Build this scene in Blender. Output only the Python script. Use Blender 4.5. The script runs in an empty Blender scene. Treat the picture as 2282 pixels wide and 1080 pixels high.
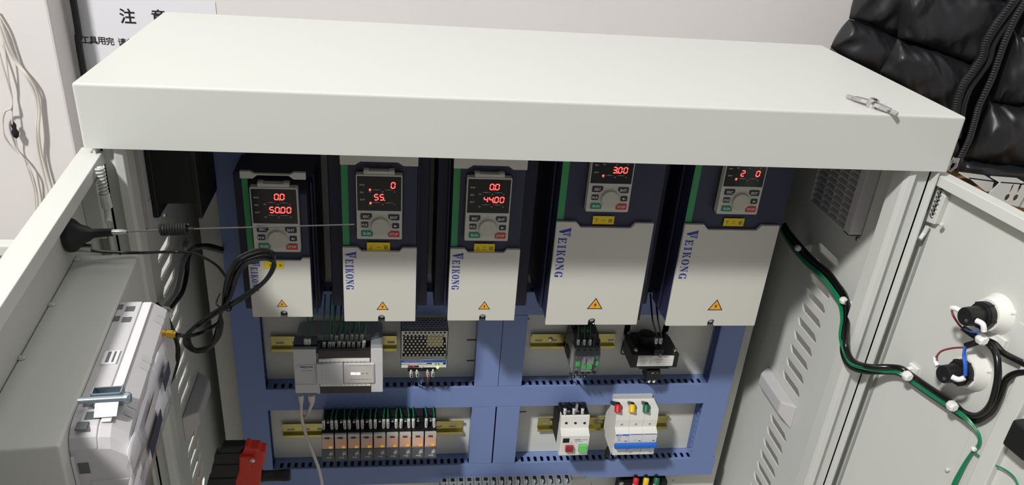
import bpy, bmesh, math, random
from mathutils import Vector, Matrix
from mathutils.geometry import tessellate_polygon
rnd = random.Random(7)
ORD = ['first','second','third','fourth','fifth','sixth','seventh','eighth','ninth','tenth','eleventh','twelfth','thirteenth','fourteenth','fifteenth','sixteenth']
C = bpy.context.scene.collection
sc = bpy.context.scene

# ------------------------------------------------------------------ camera
FPX, CY = 1805.0766, 646.20772
CAM = Vector((0.32525, -0.86749, 0.24574))
def _rot(yaw, pitch, roll):
    f = Vector((math.sin(yaw)*math.cos(pitch), math.cos(yaw)*math.cos(pitch), math.sin(pitch)))
    r = Vector((math.cos(yaw), -math.sin(yaw), 0)); d = f.cross(r)
    return r*math.cos(roll)+d*math.sin(roll), -r*math.sin(roll)+d*math.cos(roll), f
RR, DD, FF = _rot(0.16516, -0.50326, -0.0843)
cd = bpy.data.cameras.new('camera'); cam = bpy.data.objects.new('camera', cd); C.objects.link(cam)
m = Matrix((( RR.x, -DD.x, -FF.x, CAM.x), (RR.y, -DD.y, -FF.y, CAM.y), (RR.z, -DD.z, -FF.z, CAM.z), (0,0,0,1)))
cam.matrix_world = m
cd.sensor_width = 36; cd.lens = 36*FPX/2282; cd.shift_y = (CY-540)/2282
cd.clip_start = 0.01; cd.clip_end = 50
sc.camera = cam
# ------------------------------------------------------------------ light and exposure
sc.view_settings.view_transform = 'Standard'; sc.view_settings.look = 'None'
sc.view_settings.exposure = 0.0; sc.view_settings.gamma = 1.0
sc.view_settings.use_curve_mapping = False
w = bpy.data.worlds.new('room_ambient'); sc.world = w; w.use_nodes = True
w.node_tree.nodes['Background'].inputs[0].default_value = (0.95, 0.96, 1.0, 1)
w.node_tree.nodes['Background'].inputs[1].default_value = 0.21
def area(name, loc, target, sx, sy, power, col=(1,1,1)):
    l = bpy.data.lights.new(name, 'AREA'); l.shape = 'RECTANGLE'; l.size = sx; l.size_y = sy
    l.energy = power; l.color = col
    o = bpy.data.objects.new(name, l); C.objects.link(o); o.location = loc
    o.rotation_euler = (Vector(target)-Vector(loc)).to_track_quat('-Z', 'Y').to_euler()
    return o
area('overhead_light', (-1.50, -1.90, 2.80), (0.4, 0.1, -0.2), 0.30, 0.26, 178, (1.0, 0.985, 0.95))  # main ceiling lamp
area('overhead_light', (0.7, -0.25, 2.90), (0.4, 0.0, -0.2), 0.8, 0.3, 9, (1.0, 0.99, 0.97))  # added weak overhead fill, no real lamp: lifts screen box and door tops

# ------------------------------------------------------------------ helpers
def at(px, py, Y=None, Z=None, X=None, pl=None):
    d = RR*((px-1141)/FPX) + DD*((py-CY)/FPX) + FF
    if pl is not None:
        n = Vector(pl[:3]); t = (pl[3]-n.dot(CAM))/n.dot(d)
    elif Y is not None: t = (Y-CAM.y)/d.y
    elif Z is not None: t = (Z-CAM.z)/d.z
    else: t = (X-CAM.x)/d.x
    return CAM + d*t

def mat(name, col, rough=0.5, metal=0.0, spec=0.5, bump=0.0, bscale=300, var=0.0, vscale=8, emis=None, es=0, alpha=None, trans=0, coat=0):
    m = bpy.data.materials.new(name); m.use_nodes = True
    nt = m.node_tree; b = nt.nodes['Principled BSDF']
    b.inputs['Base Color'].default_value = (*col, 1); b.inputs['Roughness'].default_value = rough
    b.inputs['Metallic'].default_value = metal; b.inputs['Specular IOR Level'].default_value = spec
    if coat: b.inputs['Coat Weight'].default_value = coat
    if trans: b.inputs['Transmission Weight'].default_value = trans
    if alpha is not None: b.inputs['Alpha'].default_value = alpha
    if emis: b.inputs['Emission Color'].default_value = (*emis, 1); b.inputs['Emission Strength'].default_value = es
    if bump or var:
        tc = nt.nodes.new('ShaderNodeTexCoord')
    if bump:
        n = nt.nodes.new('ShaderNodeTexNoise'); n.inputs['Scale'].default_value = bscale; n.inputs['Detail'].default_value = 2
        bp = nt.nodes.new('ShaderNodeBump'); bp.inputs['Strength'].default_value = bump; bp.inputs['Distance'].default_value = 0.001
        nt.links.new(tc.outputs['Object'], n.inputs['Vector']); nt.links.new(n.outputs[0], bp.inputs['Height']); nt.links.new(bp.outputs[0], b.inputs['Normal'])
    if var:
        n = nt.nodes.new('ShaderNodeTexNoise'); n.inputs['Scale'].default_value = vscale; n.inputs['Detail'].default_value = 5
        mx = nt.nodes.new('ShaderNodeMix'); mx.data_type = 'RGBA'
        mx.inputs[6].default_value = (*[c*(1-var) for c in col], 1); mx.inputs[7].default_value = (*[min(1, c*(1+var)) for c in col], 1)
        nt.links.new(tc.outputs['Object'], n.inputs['Vector']); nt.links.new(n.outputs[0], mx.inputs[0]); nt.links.new(mx.outputs[2], b.inputs['Base Color'])
    return m
def S(r, g, b):   # sRGB 0-255 -> linear
    f = lambda c: ((c/255)/12.92) if c/255 < 0.04045 else (((c/255)+0.055)/1.055)**2.4
    return (f(r), f(g), f(b))
M = dict(
 paint=mat('cabinet_paint', S(207,209,204), 0.38, bump=0.05, bscale=900, var=0.012, vscale=3),
 paint_in=mat('plate_paint', S(220,220,212), 0.42, bump=0.08, bscale=700, var=0.02, vscale=5),
 navy=mat('navy_plastic', S(38,40,66), 0.5, bump=0.06, bscale=900),
 navyface=mat('navy_front_plastic', S(42,44,72), 0.45, bump=0.05, bscale=900),
 cover=mat('light_grey_plastic', S(212,210,202), 0.5, bump=0.05, bscale=1200),
 keypad=mat('keypad_plastic', S(205,204,194), 0.45),
 green=mat('green_stripe', S(58,150,90), 0.5),
 duct=mat('blue_duct_plastic', S(118,138,188), 0.42, bump=0.05, bscale=600, var=0.02),
 screen=mat('black_display', (0.006,0.006,0.007), 0.12),
 knob=mat('knob_plastic', S(196,194,180), 0.5),
 darkbtn=mat('dark_button', S(38,40,52), 0.45),
 runbtn=mat('green_button', S(36,140,104), 0.45),
 stopbtn=mat('red_button', S(196,50,56), 0.45),
 white=mat('white_print', S(225,225,225), 0.6),
 black=mat('black_plastic', S(22,22,24), 0.45),
 blackm=mat('black_matte', S(14,14,15), 0.6),
 blacks=mat('black_cable_sheath', S(14,14,15), 0.25),
 blueink=mat('blue_ink', S(38,52,160), 0.5),
 orange=mat('warning_orange', S(240,172,50), 0.5),
 ink=mat('black_ink', S(25,20,20), 0.6),
 yellow=mat('yellow_label', S(238,208,20), 0.45),
 red=mat('led_red', (0.9,0.02,0.03), 0.5, emis=(1.0,0.035,0.03), es=8),
 reddim=mat('led_unlit', (0.03,0.004,0.004), 0.4),
 steel=mat('bright_steel', S(205,205,205), 0.22, 1.0),
 zinc=mat('zinc_plate', S(175,188,198), 0.3, 0.9, var=0.1, vscale=40),
 brass=mat('yellow_zinc_rail', S(186,178,112), 0.25, 1.0, var=0.35, vscale=18),
 gold=mat('gold_connector', S(225,180,70), 0.25, 1.0),
 plc=mat('plc_grey', S(205,205,208), 0.5),
 plcdk=mat('plc_dark_grey', S(186,188,190), 0.55),
 plcblk=mat('terminal_cover_smoked', S(40,30,34), 0.25),
 alu=mat('power_supply_metal', S(196,195,188), 0.42, 0.55),
 gdark=mat('dark_grey_plastic', S(88,92,96), 0.5),
 gmid=mat('mid_grey_plastic', S(126,130,133), 0.5),
 cgreen=mat('contactor_green', S(60,175,80), 0.45),
 mcbw=mat('breaker_white', S(232,231,225), 0.4),
 mcblue=mat('breaker_blue', S(40,108,208), 0.4),
 dkred=mat('dark_red_button', S(150,40,48), 0.4),
 ltgreen=mat('light_green_button', S(110,215,110), 0.4),
 sred=mat('red_sleeve', S(205,30,45), 0.45), syel=mat('yellow_sleeve', S(235,195,30), 0.45), sgrn=mat('green_sleeve', S(25,105,75), 0.45),
 ferr=mat('white_marker_sleeve', S(232,232,230), 0.5),
 wgreen=mat('dark_green_wire', S(20,84,58), 0.4),
 wgreen2=mat('green_wire', S(20,128,84), 0.35),
 wblue=mat('blue_wire', S(40,96,205), 0.4), wred=mat('maroon_wire', S(120,40,50), 0.4), worange=mat('orange_wire', S(190,100,45), 0.4),
 wwhite=mat('white_cable', S(212,208,200), 0.4),
 nylon=mat('nylon_white', S(232,232,228), 0.35),
 rod=mat('dark_steel_rod', S(92,92,92), 0.45, 0.6),
 wall=mat('wall_plaster', S(225,221,220), 0.85, bump=0.25, bscale=60, var=0.03, vscale=6),
 floor=mat('floor_tiles', S(170,165,158), 0.6, var=0.05),
 paper=mat('notice_paper', S(228,228,234), 0.8),
 hmi=mat('screen_housing_plastic', S(194,192,194), 0.5, bump=0.03),
 hmilt=mat('screen_housing_light', S(218,218,220), 0.4),
 jacket=mat('black_nylon', S(33,34,37), 0.42, spec=0.55, bump=0.12, bscale=60),
 cardboard=mat('cardboard', S(150,110,72), 0.8, var=0.1),
 amber=mat('relay_amber', S(222,176,150), 0.3),
 amberlt=mat('relay_indicator', S(245,160,40), 0.4, emis=(1,0.45,0.05), es=0.3),
 clear=mat('relay_cover_clear', S(200,195,190), 0.2),
 cwhite=mat('led_white', (0.8,0.8,1), 0.4, emis=(0.75,0.78,1.0), es=3.0),
 cgreenled=mat('led_green', (0.3,0.9,0.1), 0.4, emis=(0.35,1.0,0.08), es=2.5),
 coil=mat('yellow_tape', S(210,205,140), 0.6),
 toolred=mat('tool_red', S(205,52,38), 0.4),
 brown=mat('brown_dark', S(75,62,52), 0.7),
 seal=mat('grey_foam_seal', S(150,152,148), 0.9),
 film=mat('clear_film', S(225,225,235), 0.12, trans=0.9, alpha=0.35),
 greenpanel=mat('grey_green_panel', S(170,172,160), 0.5),
)

_tc = {}
class MB:
    def __init__(s): s.v = []; s.f = []; s.T = None
    def P(s, p):
        p = Vector(p)
        return s.T(p) if s.T else p
    def add(s, vs, fs):
        n = len(s.v); s.v += [s.P(p) for p in vs]; s.f += [tuple(i+n for i in f) for f in fs]; return s
    def box(s, x0, x1, y0, y1, z0, z1):
        vs = [(x0,y0,z0),(x1,y0,z0),(x1,y1,z0),(x0,y1,z0),(x0,y0,z1),(x1,y0,z1),(x1,y1,z1),(x0,y1,z1)]
        return s.add(vs, [(0,3,2,1),(4,5,6,7),(0,1,5,4),(1,2,6,5),(2,3,7,6),(3,0,4,7)])
    def hexa(s, q0, q1):   # two quads, matching corners
        return s.add(list(q0)+list(q1), [(3,2,1,0),(4,5,6,7),(0,1,5,4),(1,2,6,5),(2,3,7,6),(3,0,4,7)])
    def prism(s, poly, d0, d1, ax='y'):   # poly in (a,b), extruded from d0 to d1 along axis
        mp = {'y': lambda a,b,d:(a,d,b), 'x': lambda a,b,d:(d,a,b), 'z': lambda a,b,d:(a,b,d)}[ax]
        n = len(poly)
        tri = tessellate_polygon([[Vector((a,b,0)) for a,b in poly]])
        vs = [mp(a,b,d0) for a,b in poly]+[mp(a,b,d1) for a,b in poly]
        fs = [(i,(i+1)%n,n+(i+1)%n,n+i) for i in range(n)]
        fs += [t for t in tri] + [tuple(n+i for i in reversed(t)) for t in tri]
        return s.add(vs, fs)
    def cyl(s, p0, p1, r0, r1=None, n=16):
        if r1 is None: r1 = r0
        p0 = Vector(p0); p1 = Vector(p1); z = (p1-p0).normalized()
        a = z.orthogonal().normalized(); b = z.cross(a)
        vs = []
        for p, r in ((p0,r0),(p1,r1)):
            for i in range(n):
                t = 2*math.pi*i/n; vs.append(p+a*(r*math.cos(t))+b*(r*math.sin(t)))
        fs = [(i,(i+1)%n,n+(i+1)%n,n+i) for i in range(n)] + [tuple(range(n-1,-1,-1)), tuple(range(n,2*n))]
        return s.add(vs, fs)
    def lathe(s, p0, d, prof, n=24):   # prof: list of (along, radius)
        p0 = Vector(p0); z = Vector(d).normalized(); a = z.orthogonal().normalized(); b = z.cross(a)
        vs = []; fs = []
        for h, r in prof:
            for i in range(n):
                t = 2*math.pi*i/n; vs.append(p0+z*h+a*(r*math.cos(t))+b*(r*math.sin(t)))
        for k in range(len(prof)-1):
            for i in range(n):
                fs.append((k*n+i, k*n+(i+1)%n, (k+1)*n+(i+1)%n, (k+1)*n+i))
        fs.append(tuple(range(n-1,-1,-1))); fs.append(tuple(range((len(prof)-1)*n, len(prof)*n)))
        return s.add(vs, fs)
    def tube(s, pts, r, n=8, sub=6, smooth=True):
        pts = [Vector(p) for p in pts]
        if smooth and len(pts) > 2:
            q = []
            for i in range(len(pts)-1):
                a = pts[max(i-1,0)]; b = pts[i]; c = pts[i+1]; d = pts[min(i+2,len(pts)-1)]
                for k in range(sub):
                    t = k/sub
                    q.append(0.5*((2*b)+(c-a)*t+(2*a-5*b+4*c-d)*t*t+(3*b-a-3*c+d)*t**3))
            q.append(pts[-1]); pts = q
        vs = []; fs = []; up = None
        for i, p in enumerate(pts):
            d = (pts[min(i+1,len(pts)-1)]-pts[max(i-1,0)]).normalized()
            if up is None: up = d.orthogonal().normalized()
            up = (up-d*up.dot(d)).normalized(); b = d.cross(up)
            rr = r(i/(len(pts)-1)) if callable(r) else r
            for k in range(n):
                t = 2*math.pi*k/n; vs.append(p+up*(rr*math.cos(t))+b*(rr*math.sin(t)))
        for i in range(len(pts)-1):
            for k in range(n): fs.append((i*n+k, i*n+(k+1)%n, (i+1)*n+(k+1)%n, (i+1)*n+k))
        fs.append(tuple(range(n-1,-1,-1))); fs.append(tuple(range((len(pts)-1)*n, len(pts)*n)))
        return s.add(vs, fs)
    def plate(s, outer, holes, d0, d1, ax='y'):   # flat sheet with real holes, through a filled 2D curve
        cu = bpy.data.curves.new('sheet', 'CURVE'); cu.dimensions = '2D'; cu.fill_mode = 'BOTH'
        cu.extrude = abs(d1-d0)/2
        for poly in [outer]+list(holes):
            sp = cu.splines.new('POLY'); sp.points.add(len(poly)-1); sp.use_cyclic_u = True
            for p, (a,b) in zip(sp.points, poly): p.co = (a, b, 0, 1)
        o = bpy.data.objects.new('sheet', cu); me = bpy.data.meshes.new_from_object(o)
        c = (d0+d1)/2
        mp = {'y': lambda v:(v.x, c+v.z, v.y), 'x': lambda v:(c+v.z, v.x, v.y), 'z': lambda v:(v.x, v.y, c+v.z)}[ax]
        s.add([mp(v.co) for v in me.vertices], [tuple(p.vertices) for p in me.polygons])
        bpy.data.meshes.remove(me); bpy.data.objects.remove(o); bpy.data.curves.remove(cu)
        return s
    def text(s, txt, x, z, size, Y, mp=None, bold=False, sx=1.0, align='C'):
        key = (txt, bold)
        if key not in _tc:
            cu = bpy.data.curves.new('t', 'FONT'); cu.body = txt; cu.size = 1; cu.resolution_u = 2
            if bold: cu.offset = 0.02
            o = bpy.data.objects.new('t', cu); me = bpy.data.meshes.new_from_object(o)
            vs = [v.co.copy() for v in me.vertices]; fs = [tuple(p.vertices) for p in me.polygons]
            if vs:
                x0 = min(v.x for v in vs); x1 = max(v.x for v in vs); y0 = min(v.y for v in vs); y1 = max(v.y for v in vs)
            else: x0=x1=y0=y1=0
            _tc[key] = (vs, fs, x0, x1, y0, y1)
            bpy.data.meshes.remove(me); bpy.data.objects.remove(o); bpy.data.curves.remove(cu)
        vs, fs, x0, x1, y0, y1 = _tc[key]
        if mp is None: mp = lambda a, b: (x+a, Y, z+b)
        cx = {'C': (x0+x1)/2, 'L': x0}[align]
        return s.add([mp((v.x-cx)*size*sx, (v.y-(y0+y1)/2)*size) for v in vs], fs)
    def build(s, name, m, parent=None, bevel=0, smooth=False, seg=2, **kw):
        off = Vector((0,0,0)); p = parent
        while p is not None: off += p.location; p = p.parent
        me = bpy.data.meshes.new(name); me.from_pydata([v-off for v in s.v], [], s.f); me.update()
        bm = bmesh.new(); bm.from_mesh(me); bmesh.ops.recalc_face_normals(bm, faces=bm.faces); bm.to_mesh(me); bm.free()
        me.materials.append(M[m] if isinstance(m, str) else m)
        o = bpy.data.objects.new(name, me); C.objects.link(o)
        if parent is not None: o.parent = parent
        if smooth:
            for pl in me.polygons: pl.use_smooth = True
            me.set_sharp_from_angle(angle=math.radians(40))
        if bevel:
            b = o.modifiers.new('bevel', 'BEVEL'); b.width = bevel; b.segments = seg; b.limit_method = 'ANGLE'; b.angle_limit = math.radians(40)
            b.harden_normals = False
        for k, v in kw.items(): o[k] = v
        return o
def tag(o, label, cat, group=None, kind=None):
    o['label'] = label; o['category'] = cat
    if group: o['group'] = group
    if kind: o['kind'] = kind
    return o
def thing(name, label, cat, loc, group=None):
    o = bpy.data.objects.new(name, None); o.empty_display_size = 0.01; C.objects.link(o); o.location = loc
    return tag(o, label, cat, group)
def struct(o): o['kind'] = 'structure'; return o
def rrect(x0, x1, y0, y1, r, n=4):
    out = []
    for cx, cy, a in ((x1-r,y1-r,0),(x0+r,y1-r,90),(x0+r,y0+r,180),(x1-r,y0+r,270)):
        for i in range(n+1):
            t = math.radians(a+90*i/n); out.append((cx+r*math.cos(t), cy+r*math.sin(t)))
    return out
def circ(cx, cy, r, n=10, ry=None):
    ry = ry or r
    return [(cx+r*math.cos(2*math.pi*i/n), cy+ry*math.sin(2*math.pi*i/n)) for i in range(n)]

# ------------------------------------------------------------------ the room
YB = 0.68; YC = 0.60; XC = -0.238; ZF = -1.55
struct(MB().box(XC-0.001, 4.0, YB, YB+0.1, ZF, 2.4).build('wall_back', 'wall'))
struct(MB().box(-3.0, XC, YC, YB+0.1, ZF, 2.4).build('wall_column', 'wall', bevel=0.004))
struct(MB().box(-3.0, 4.0, -3.5, YB+0.1, ZF-0.1, ZF).build('floor', 'floor'))
struct(MB().box(-3.1, -3.0, -3.5, YB+0.1, ZF, 2.4).build('wall_left', 'wall'))
struct(MB().box(4.0, 4.1, -3.5, YB+0.1, ZF, 2.4).build('wall_right', 'wall'))

# ------------------------------------------------------------------ cabinet
YP = 0.300; YD = 0.267
ZR = -0.069          # bottom of the roof hood
cab = thing('control_cabinet', 'large pale grey steel control cabinet with wide hood roof and both doors open', 'cabinet', (0.5, 0.2, ZF))
# roof hood: top sheet with turned-down skirts
rf = MB(); rf.box(0, 1, 0, 0.38, -0.003, 0); rf.build('roof_top', 'paint', cab, bevel=0.0025, seg=3) if False else None
prof = [(0.0, ZR), (0.0, -0.004), (0.0012, -0.0012), (0.004, 0.0)]
roof = MB()
# outer shell as one bevelled box open below
ro = MB().box(0, 1, 0, 0.38, ZR, 0)
ro.f = [f for f in ro.f if f != (0,3,2,1)]
o = ro.build('roof_hood', 'paint', cab)
b = o.modifiers.new('bevel','BEVEL'); b.width = 0.0028; b.segments = 3; b.limit_method='ANGLE'; b.angle_limit=math.radians(40)
so = o.modifiers.new('thick','SOLIDIFY'); so.thickness = 0.0018; so.offset = -1
for pl in o.data.polygons: pl.use_smooth = False
# a turned-in return lip under the skirt
lip = MB(); lip.box(0.002, 0.998, 0.0015, 0.018, ZR-0.0005, ZR+0.001); lip.build('roof_lip', 'paint', cab)
MB().box(0.012, 0.988, 0.02, 0.372, -0.030, -0.028).build('ceiling_sheet', 'paint', cab)
ZB = -1.35
# side walls with louvre slots
XL, XR = 0.015, 0.985
def slots(groups):
    hs = []
    for z0, n, y0, y1 in groups:
        for i in range(n):
            z = z0 - 0.0268*i; h = 0.0066
            hs.append((y0, y1, z, h))
    return hs
SL = slots([(-0.2715, 10, 0.137, 0.208), (-0.606, 10, 0.137, 0.208)])
for side, X0, X1, sg in (('left', XL-0.003, XL, -1), ('right', XR, XR+0.003, 1)):
    holes = [[(y0+0.004,z-h),(y1-0.010,z-h),(y1-0.002,z),(y1,z+h*0.8),(y1-0.006,z+h),(y0+0.012,z+h),(y0+0.002,z)] for (y0,y1,z,h) in SL]
    sw = MB().plate([(0.012,ZB),(0.374,ZB),(0.374,-0.03),(0.012,-0.03)], holes, X0, X1, 'x').build('side_wall', 'paint', cab, label='%s side wall with stamped louvre slots' % side)
    for (y0,y1,z,h) in SL[:14]:
        hb = MB(); xo = X0 if sg < 0 else X1
        # hood: springs from the upper slot edge outward and down
        pr = [(0, h+0.0005), (sg*0.0055, h+0.0002), (sg*0.0090, h-0.0035), (sg*0.0082, h-0.0038), (sg*0.0050, h-0.0008), (0, h-0.0005)]
        ya, yb = y0-0.001, y1+0.001
        vs = [(xo+a, ya, z+b) for a,b in pr]+[(xo+a, yb, z+b) for a,b in pr]
        n = 6
        hb.add(vs, [(i,(i+1)%n,n+(i+1)%n,n+i) for i in range(n)]+[tuple(range(n)), tuple(range(2*n-1,n-1,-1))])
        hb.build('louvre_hood', 'paint', sw)
MB().box(0.012, 0.988, 0.372, 0.375, ZB, -0.03).build('rear_wall', 'paint', cab)
MB().box(0.012, 0.988, 0.012, 0.375, ZB-0.003, ZB).build('bottom_sheet', 'paint', cab)
# front flanges (posts) with rolled profile and gutter
def flange(sg, xin, xout):
    poly = [(xin, 0.034), (xin, 0.010), (xin-sg*0.001, 0.006)]
    a = xin; b_ = xout
    pr = [(a,0.036),(a,0.012),(a+sg*0.002,0.006),(a+sg*0.010,0.004),(a+sg*0.013,0.010),(a+sg*0.016,0.012),(b_-sg*0.004,0.012),(b_-sg*0.003,0.002),(b_,0.002),(b_,0.016),(a+sg*0.004,0.0165),(a+sg*0.002,0.036)]
    MB().prism(pr, ZB, -0.035, 'z').build('front_post', 'paint', cab, bevel=0.0006)
flange(1, 0.953, 0.992)
flange(-1, 0.0385, 0.008)
MB().box(0.03, 0.97, 0.006, 0.03, -0.060, -0.035).build('top_rail', 'paint', cab)
# mounting plate
mp_holes = []
for (px,py) in [(1048,745+12),(1048,803)]:
    p = at(px+6,py,Y=YP); mp_holes.append(rrect(p.x-0.011,p.x+0.012,p.z-0.0016,p.z+0.0016,0.0015,2))
p = at(1160,917,Y=YP); mp_holes.append(rrect(p.x-0.008,p.x+0.011,p.z-0.0016,p.z+0.0016,0.0015,2))
for (px,py) in [(722,707),(941,706),(1178,710),(1500,1070),(1318,1077)]:
    p = at(px,py,Y=YP); mp_holes.append(circ(p.x,p.z,0.0016))
MB().plate([(0.033,ZB+0.05),(0.962,ZB+0.05),(0.962,-0.10),(0.033,-0.10)], mp_holes, YP, YP+0.003).build('mounting_plate', 'paint_in', cab, bevel=0)
# recessed plastic handles in the side walls
def side_handle(X, sg, pts, lab):
    # raised trapezoid hood on the inner side of the wall; sg = inward direction
    yA, yB, zT, zBm = pts
    h = MB(); d = 0.020*sg
    a0 = [(X, yA, zT), (X, yB, zT), (X, yB, zBm), (X, yA, zBm)]
    a1 = [(X+d, yA+0.020, zT-0.004), (X+d, yB-0.016, zT-0.004), (X+d, yB-0.016, zBm+0.020), (X+d, yA+0.020, zBm+0.020)]
    h.hexa(a0, a1)
    h.build('handle_pocket', 'hmi', cab, bevel=0.0025, label=lab)
side_handle(XR, -1, (0.135, 0.256, -0.5325, -0.580), 'grey plastic handle pocket on the right side wall')
side_handle(XL, 1, (0.135, 0.256, -0.5325, -0.580), 'grey plastic handle pocket on the left side wall')
for X, (px,py), sg in ((XR,(1912,532),-1), (XL,(323,507),1)):
    p = at(px,py,X=X); MB().lathe(p, (sg,0,0), [(0,0.0042),(0.002,0.0038),(0.003,0.002)], 12).build('screw', 'steel', cab, smooth=True)

# ------------------------------------------------------------------ doors (parts of the cabinet)
def frame(origin, ang_dir, inward):
    u = Vector(ang_dir).normalized(); v = Vector(inward).normalized()
    O_ = Vector(origin)
    return lambda p: O_ + u*p.x + v*p.y + Vector((0,0,p.z))
# left door: inner face plane  x + .0826 y = .01616
KL = 0.0826
PLD = (1, KL, 0, 0.01616)
uL = Vector((KL, -1, 0)).normalized(); vL = Vector((1, KL, 0)).normalized()   # outward along door, inward normal
OL = Vector((0.01616-KL*0.024, 0.024, 0))
TL = lambda p: OL + uL*p.x + vL*p.y + Vector((0,0,p.z))
WDL = 0.46; ZT = -0.076
ld = MB(); ld.T = TL; ld.box(0, WDL, -0.024, -0.0215, ZB+0.02, ZT-0.019)
leftdoor = ld.build('door', 'paint', cab, bevel=0.001, label='left door, open towards the camera')
q = MB(); q.T = TL
q.prism([(-0.0241,ZT-0.020),(-0.0241,ZT),(0.0,ZT),(0.0,ZT-0.0145),(-0.0015,ZT-0.0145),(-0.0015,ZT-0.002),(-0.0225,ZT-0.002),(-0.0225,ZT-0.020)], 0, WDL, 'x')
q.build('door_fold', 'paint', leftdoor, bevel=0.0022, seg=3)
q = MB(); q.T = TL; q.box(0, 0.003, -0.0215, 0.0, ZB+0.02, ZT-0.003); q.box(0,0.016,-0.0225,-0.020,ZB+0.02,ZT-0.003); q.box(WDL-0.003, WDL, -0.0215, 0.0, ZB+0.02, ZT-0.003)
q.build('door_edge', 'paint', leftdoor)
# right door
KR = 0.13667
PRD = (1, KR, 0, 0.99604)       # front edge (lip) plane
uR = Vector((KR, -1, 0)).normalized(); vR = Vector((-1, -KR, 0)).normalized()
OR_ = Vector((0.99604-KR*0.0215, 0.0215, 0))
TR = lambda p: OR_ + uR*p.x + vR*p.y + Vector((0,0,p.z))
WDR = 0.46
def RD(p):      # world -> right door frame (u, v, z)
    d = Vector(p)-OR_; return Vector((d.dot(uR), d.dot(vR), d.z))
def LDf(p):
    d = Vector(p)-OL; return Vector((d.dot(uL), d.dot(vL), d.z))
rd = MB(); rd.T = TR; rd.box(0, WDR, -0.019, -0.0165, ZB+0.02, ZT-0.019)
rightdoor = rd.build('door', 'paint', cab, bevel=0.001, label='right door, swung wide open')
q = MB(); q.T = TR
q.prism([(-0.0191,ZT-0.020),(-0.0191,ZT),(0.0,ZT),(0.0,ZT-0.0135),(-0.0015,ZT-0.0135),(-0.0015,ZT-0.002),(-0.0175,ZT-0.002),(-0.0175,ZT-0.020)], 0.002, WDR, 'x')
q.build('door_fold', 'paint', rightdoor, bevel=0.0022, seg=3)
q = MB(); q.T = TR; q.box(0.000, 0.003, -0.0165, 0.0, ZB+0.02, ZT-0.012); q.box(0.0, 0.011, -0.003, 0.0, ZB+0.02, ZT-0.006)
q.build('door_edge', 'paint', rightdoor, bevel=0.001)
PRF = (1, KR, 0, 0.99604+0.0165*math.sqrt(1+KR*KR))     # door sheet plane
q = MB(); q.T = TR; q.box(0.0125, 0.0155, -0.0165, -0.0135, ZB+0.03, -0.15); q.build('door_seal', 'seal', rightdoor)
# raised stiffener panel and vertical channel of the right door
q = MB(); q.T = TR
a = RD(at(2268,730,pl=PRF)); 
q.box(a.x, WDR-0.02, -0.0165, -0.0150, ZB+0.05, -0.19)
q.build('stiffener_plate', 'paint', rightdoor, bevel=0.0007)
a = RD(at(2228,965,pl=PRF))
q = MB(); q.T = TR
q.box(a.x-0.004, a.x+0.018, -0.0150, -0.0060, ZB+0.05, -0.20)
q.build('stiffener_channel', 'paint', rightdoor, bevel=0.0015)
for (px,py) in [(2256,976),(2115,1045)]:
    p = RD(at(px,py,pl=PRF)); q = MB(); q.T = TR; q.lathe((p.x,-0.0152,p.z),(0,1,0),[(0,0.003),(0.003,0.0028),(0.004,0.001)],12)
    q.build('weld_stud', 'paint', rightdoor, smooth=True)
# hinge bracket + spring bolt of the right door
def spring(mb, p0, p1, R, r, turns):
    p0 = Vector(p0); p1 = Vector(p1); z = (p1-p0); L = z.length; z.normalize(); a = z.orthogonal().normalized(); b = z.cross(a)
    n = int(turns*12); mb.tube([p0+z*(L*i/n)+a*(R*math.cos(2*math.pi*i/12))+b*(R*math.sin(2*math.pi*i/12)) for i in range(n+1)], r, 5, smooth=False)
q = MB(); q.T = TR
zt, zb = -0.0925, -0.150
poly = []
for (px,py) in [(2048,488),(2082,500),(2107,438),(2097,410),(2089,412),(2066,471),(2053,466)]:
    pr_ = RD(at(px,py,pl=(1,KR,0,0.99604+0.008*math.sqrt(1+KR*KR)))); poly.append((pr_.x, pr_.z))
q.prism(poly, -0.0165, -0.0080, 'y'); hinge = q.build('hinge_bracket', 'paint', rightdoor, bevel=0.001)
q = MB(); q.T = TR; spring(q, (0.0185,-0.009,zb+0.020), (0.0185,-0.009,zt+0.004), 0.0036, 0.0011, 7); q.build('spring', 'steel', rightdoor, smooth=True)
q = MB(); q.T = TR; q.cyl((0.0185,-0.009,zb+0.018), (0.0185,-0.009,zt+0.006), 0.002, n=8); q.build('hinge_pin', 'blackm', rightdoor)
q = MB(); q.T = TR; q.tube([(0.016,-0.009,zb+0.004),(0.015,-0.008,zb-0.006),(0.017,-0.002,zb-0.013)], 0.0032, 10); q.build('bolt_tail', 'paint', rightdoor, smooth=True)
q = MB(); q.T = TR; q.lathe((0.0385,-0.008,-0.133),(0,1,0),[(0,0.003),(0.003,0.003),(0.004,0.0015)],10); q.build('rivet', 'paint', rightdoor, smooth=True)
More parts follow.
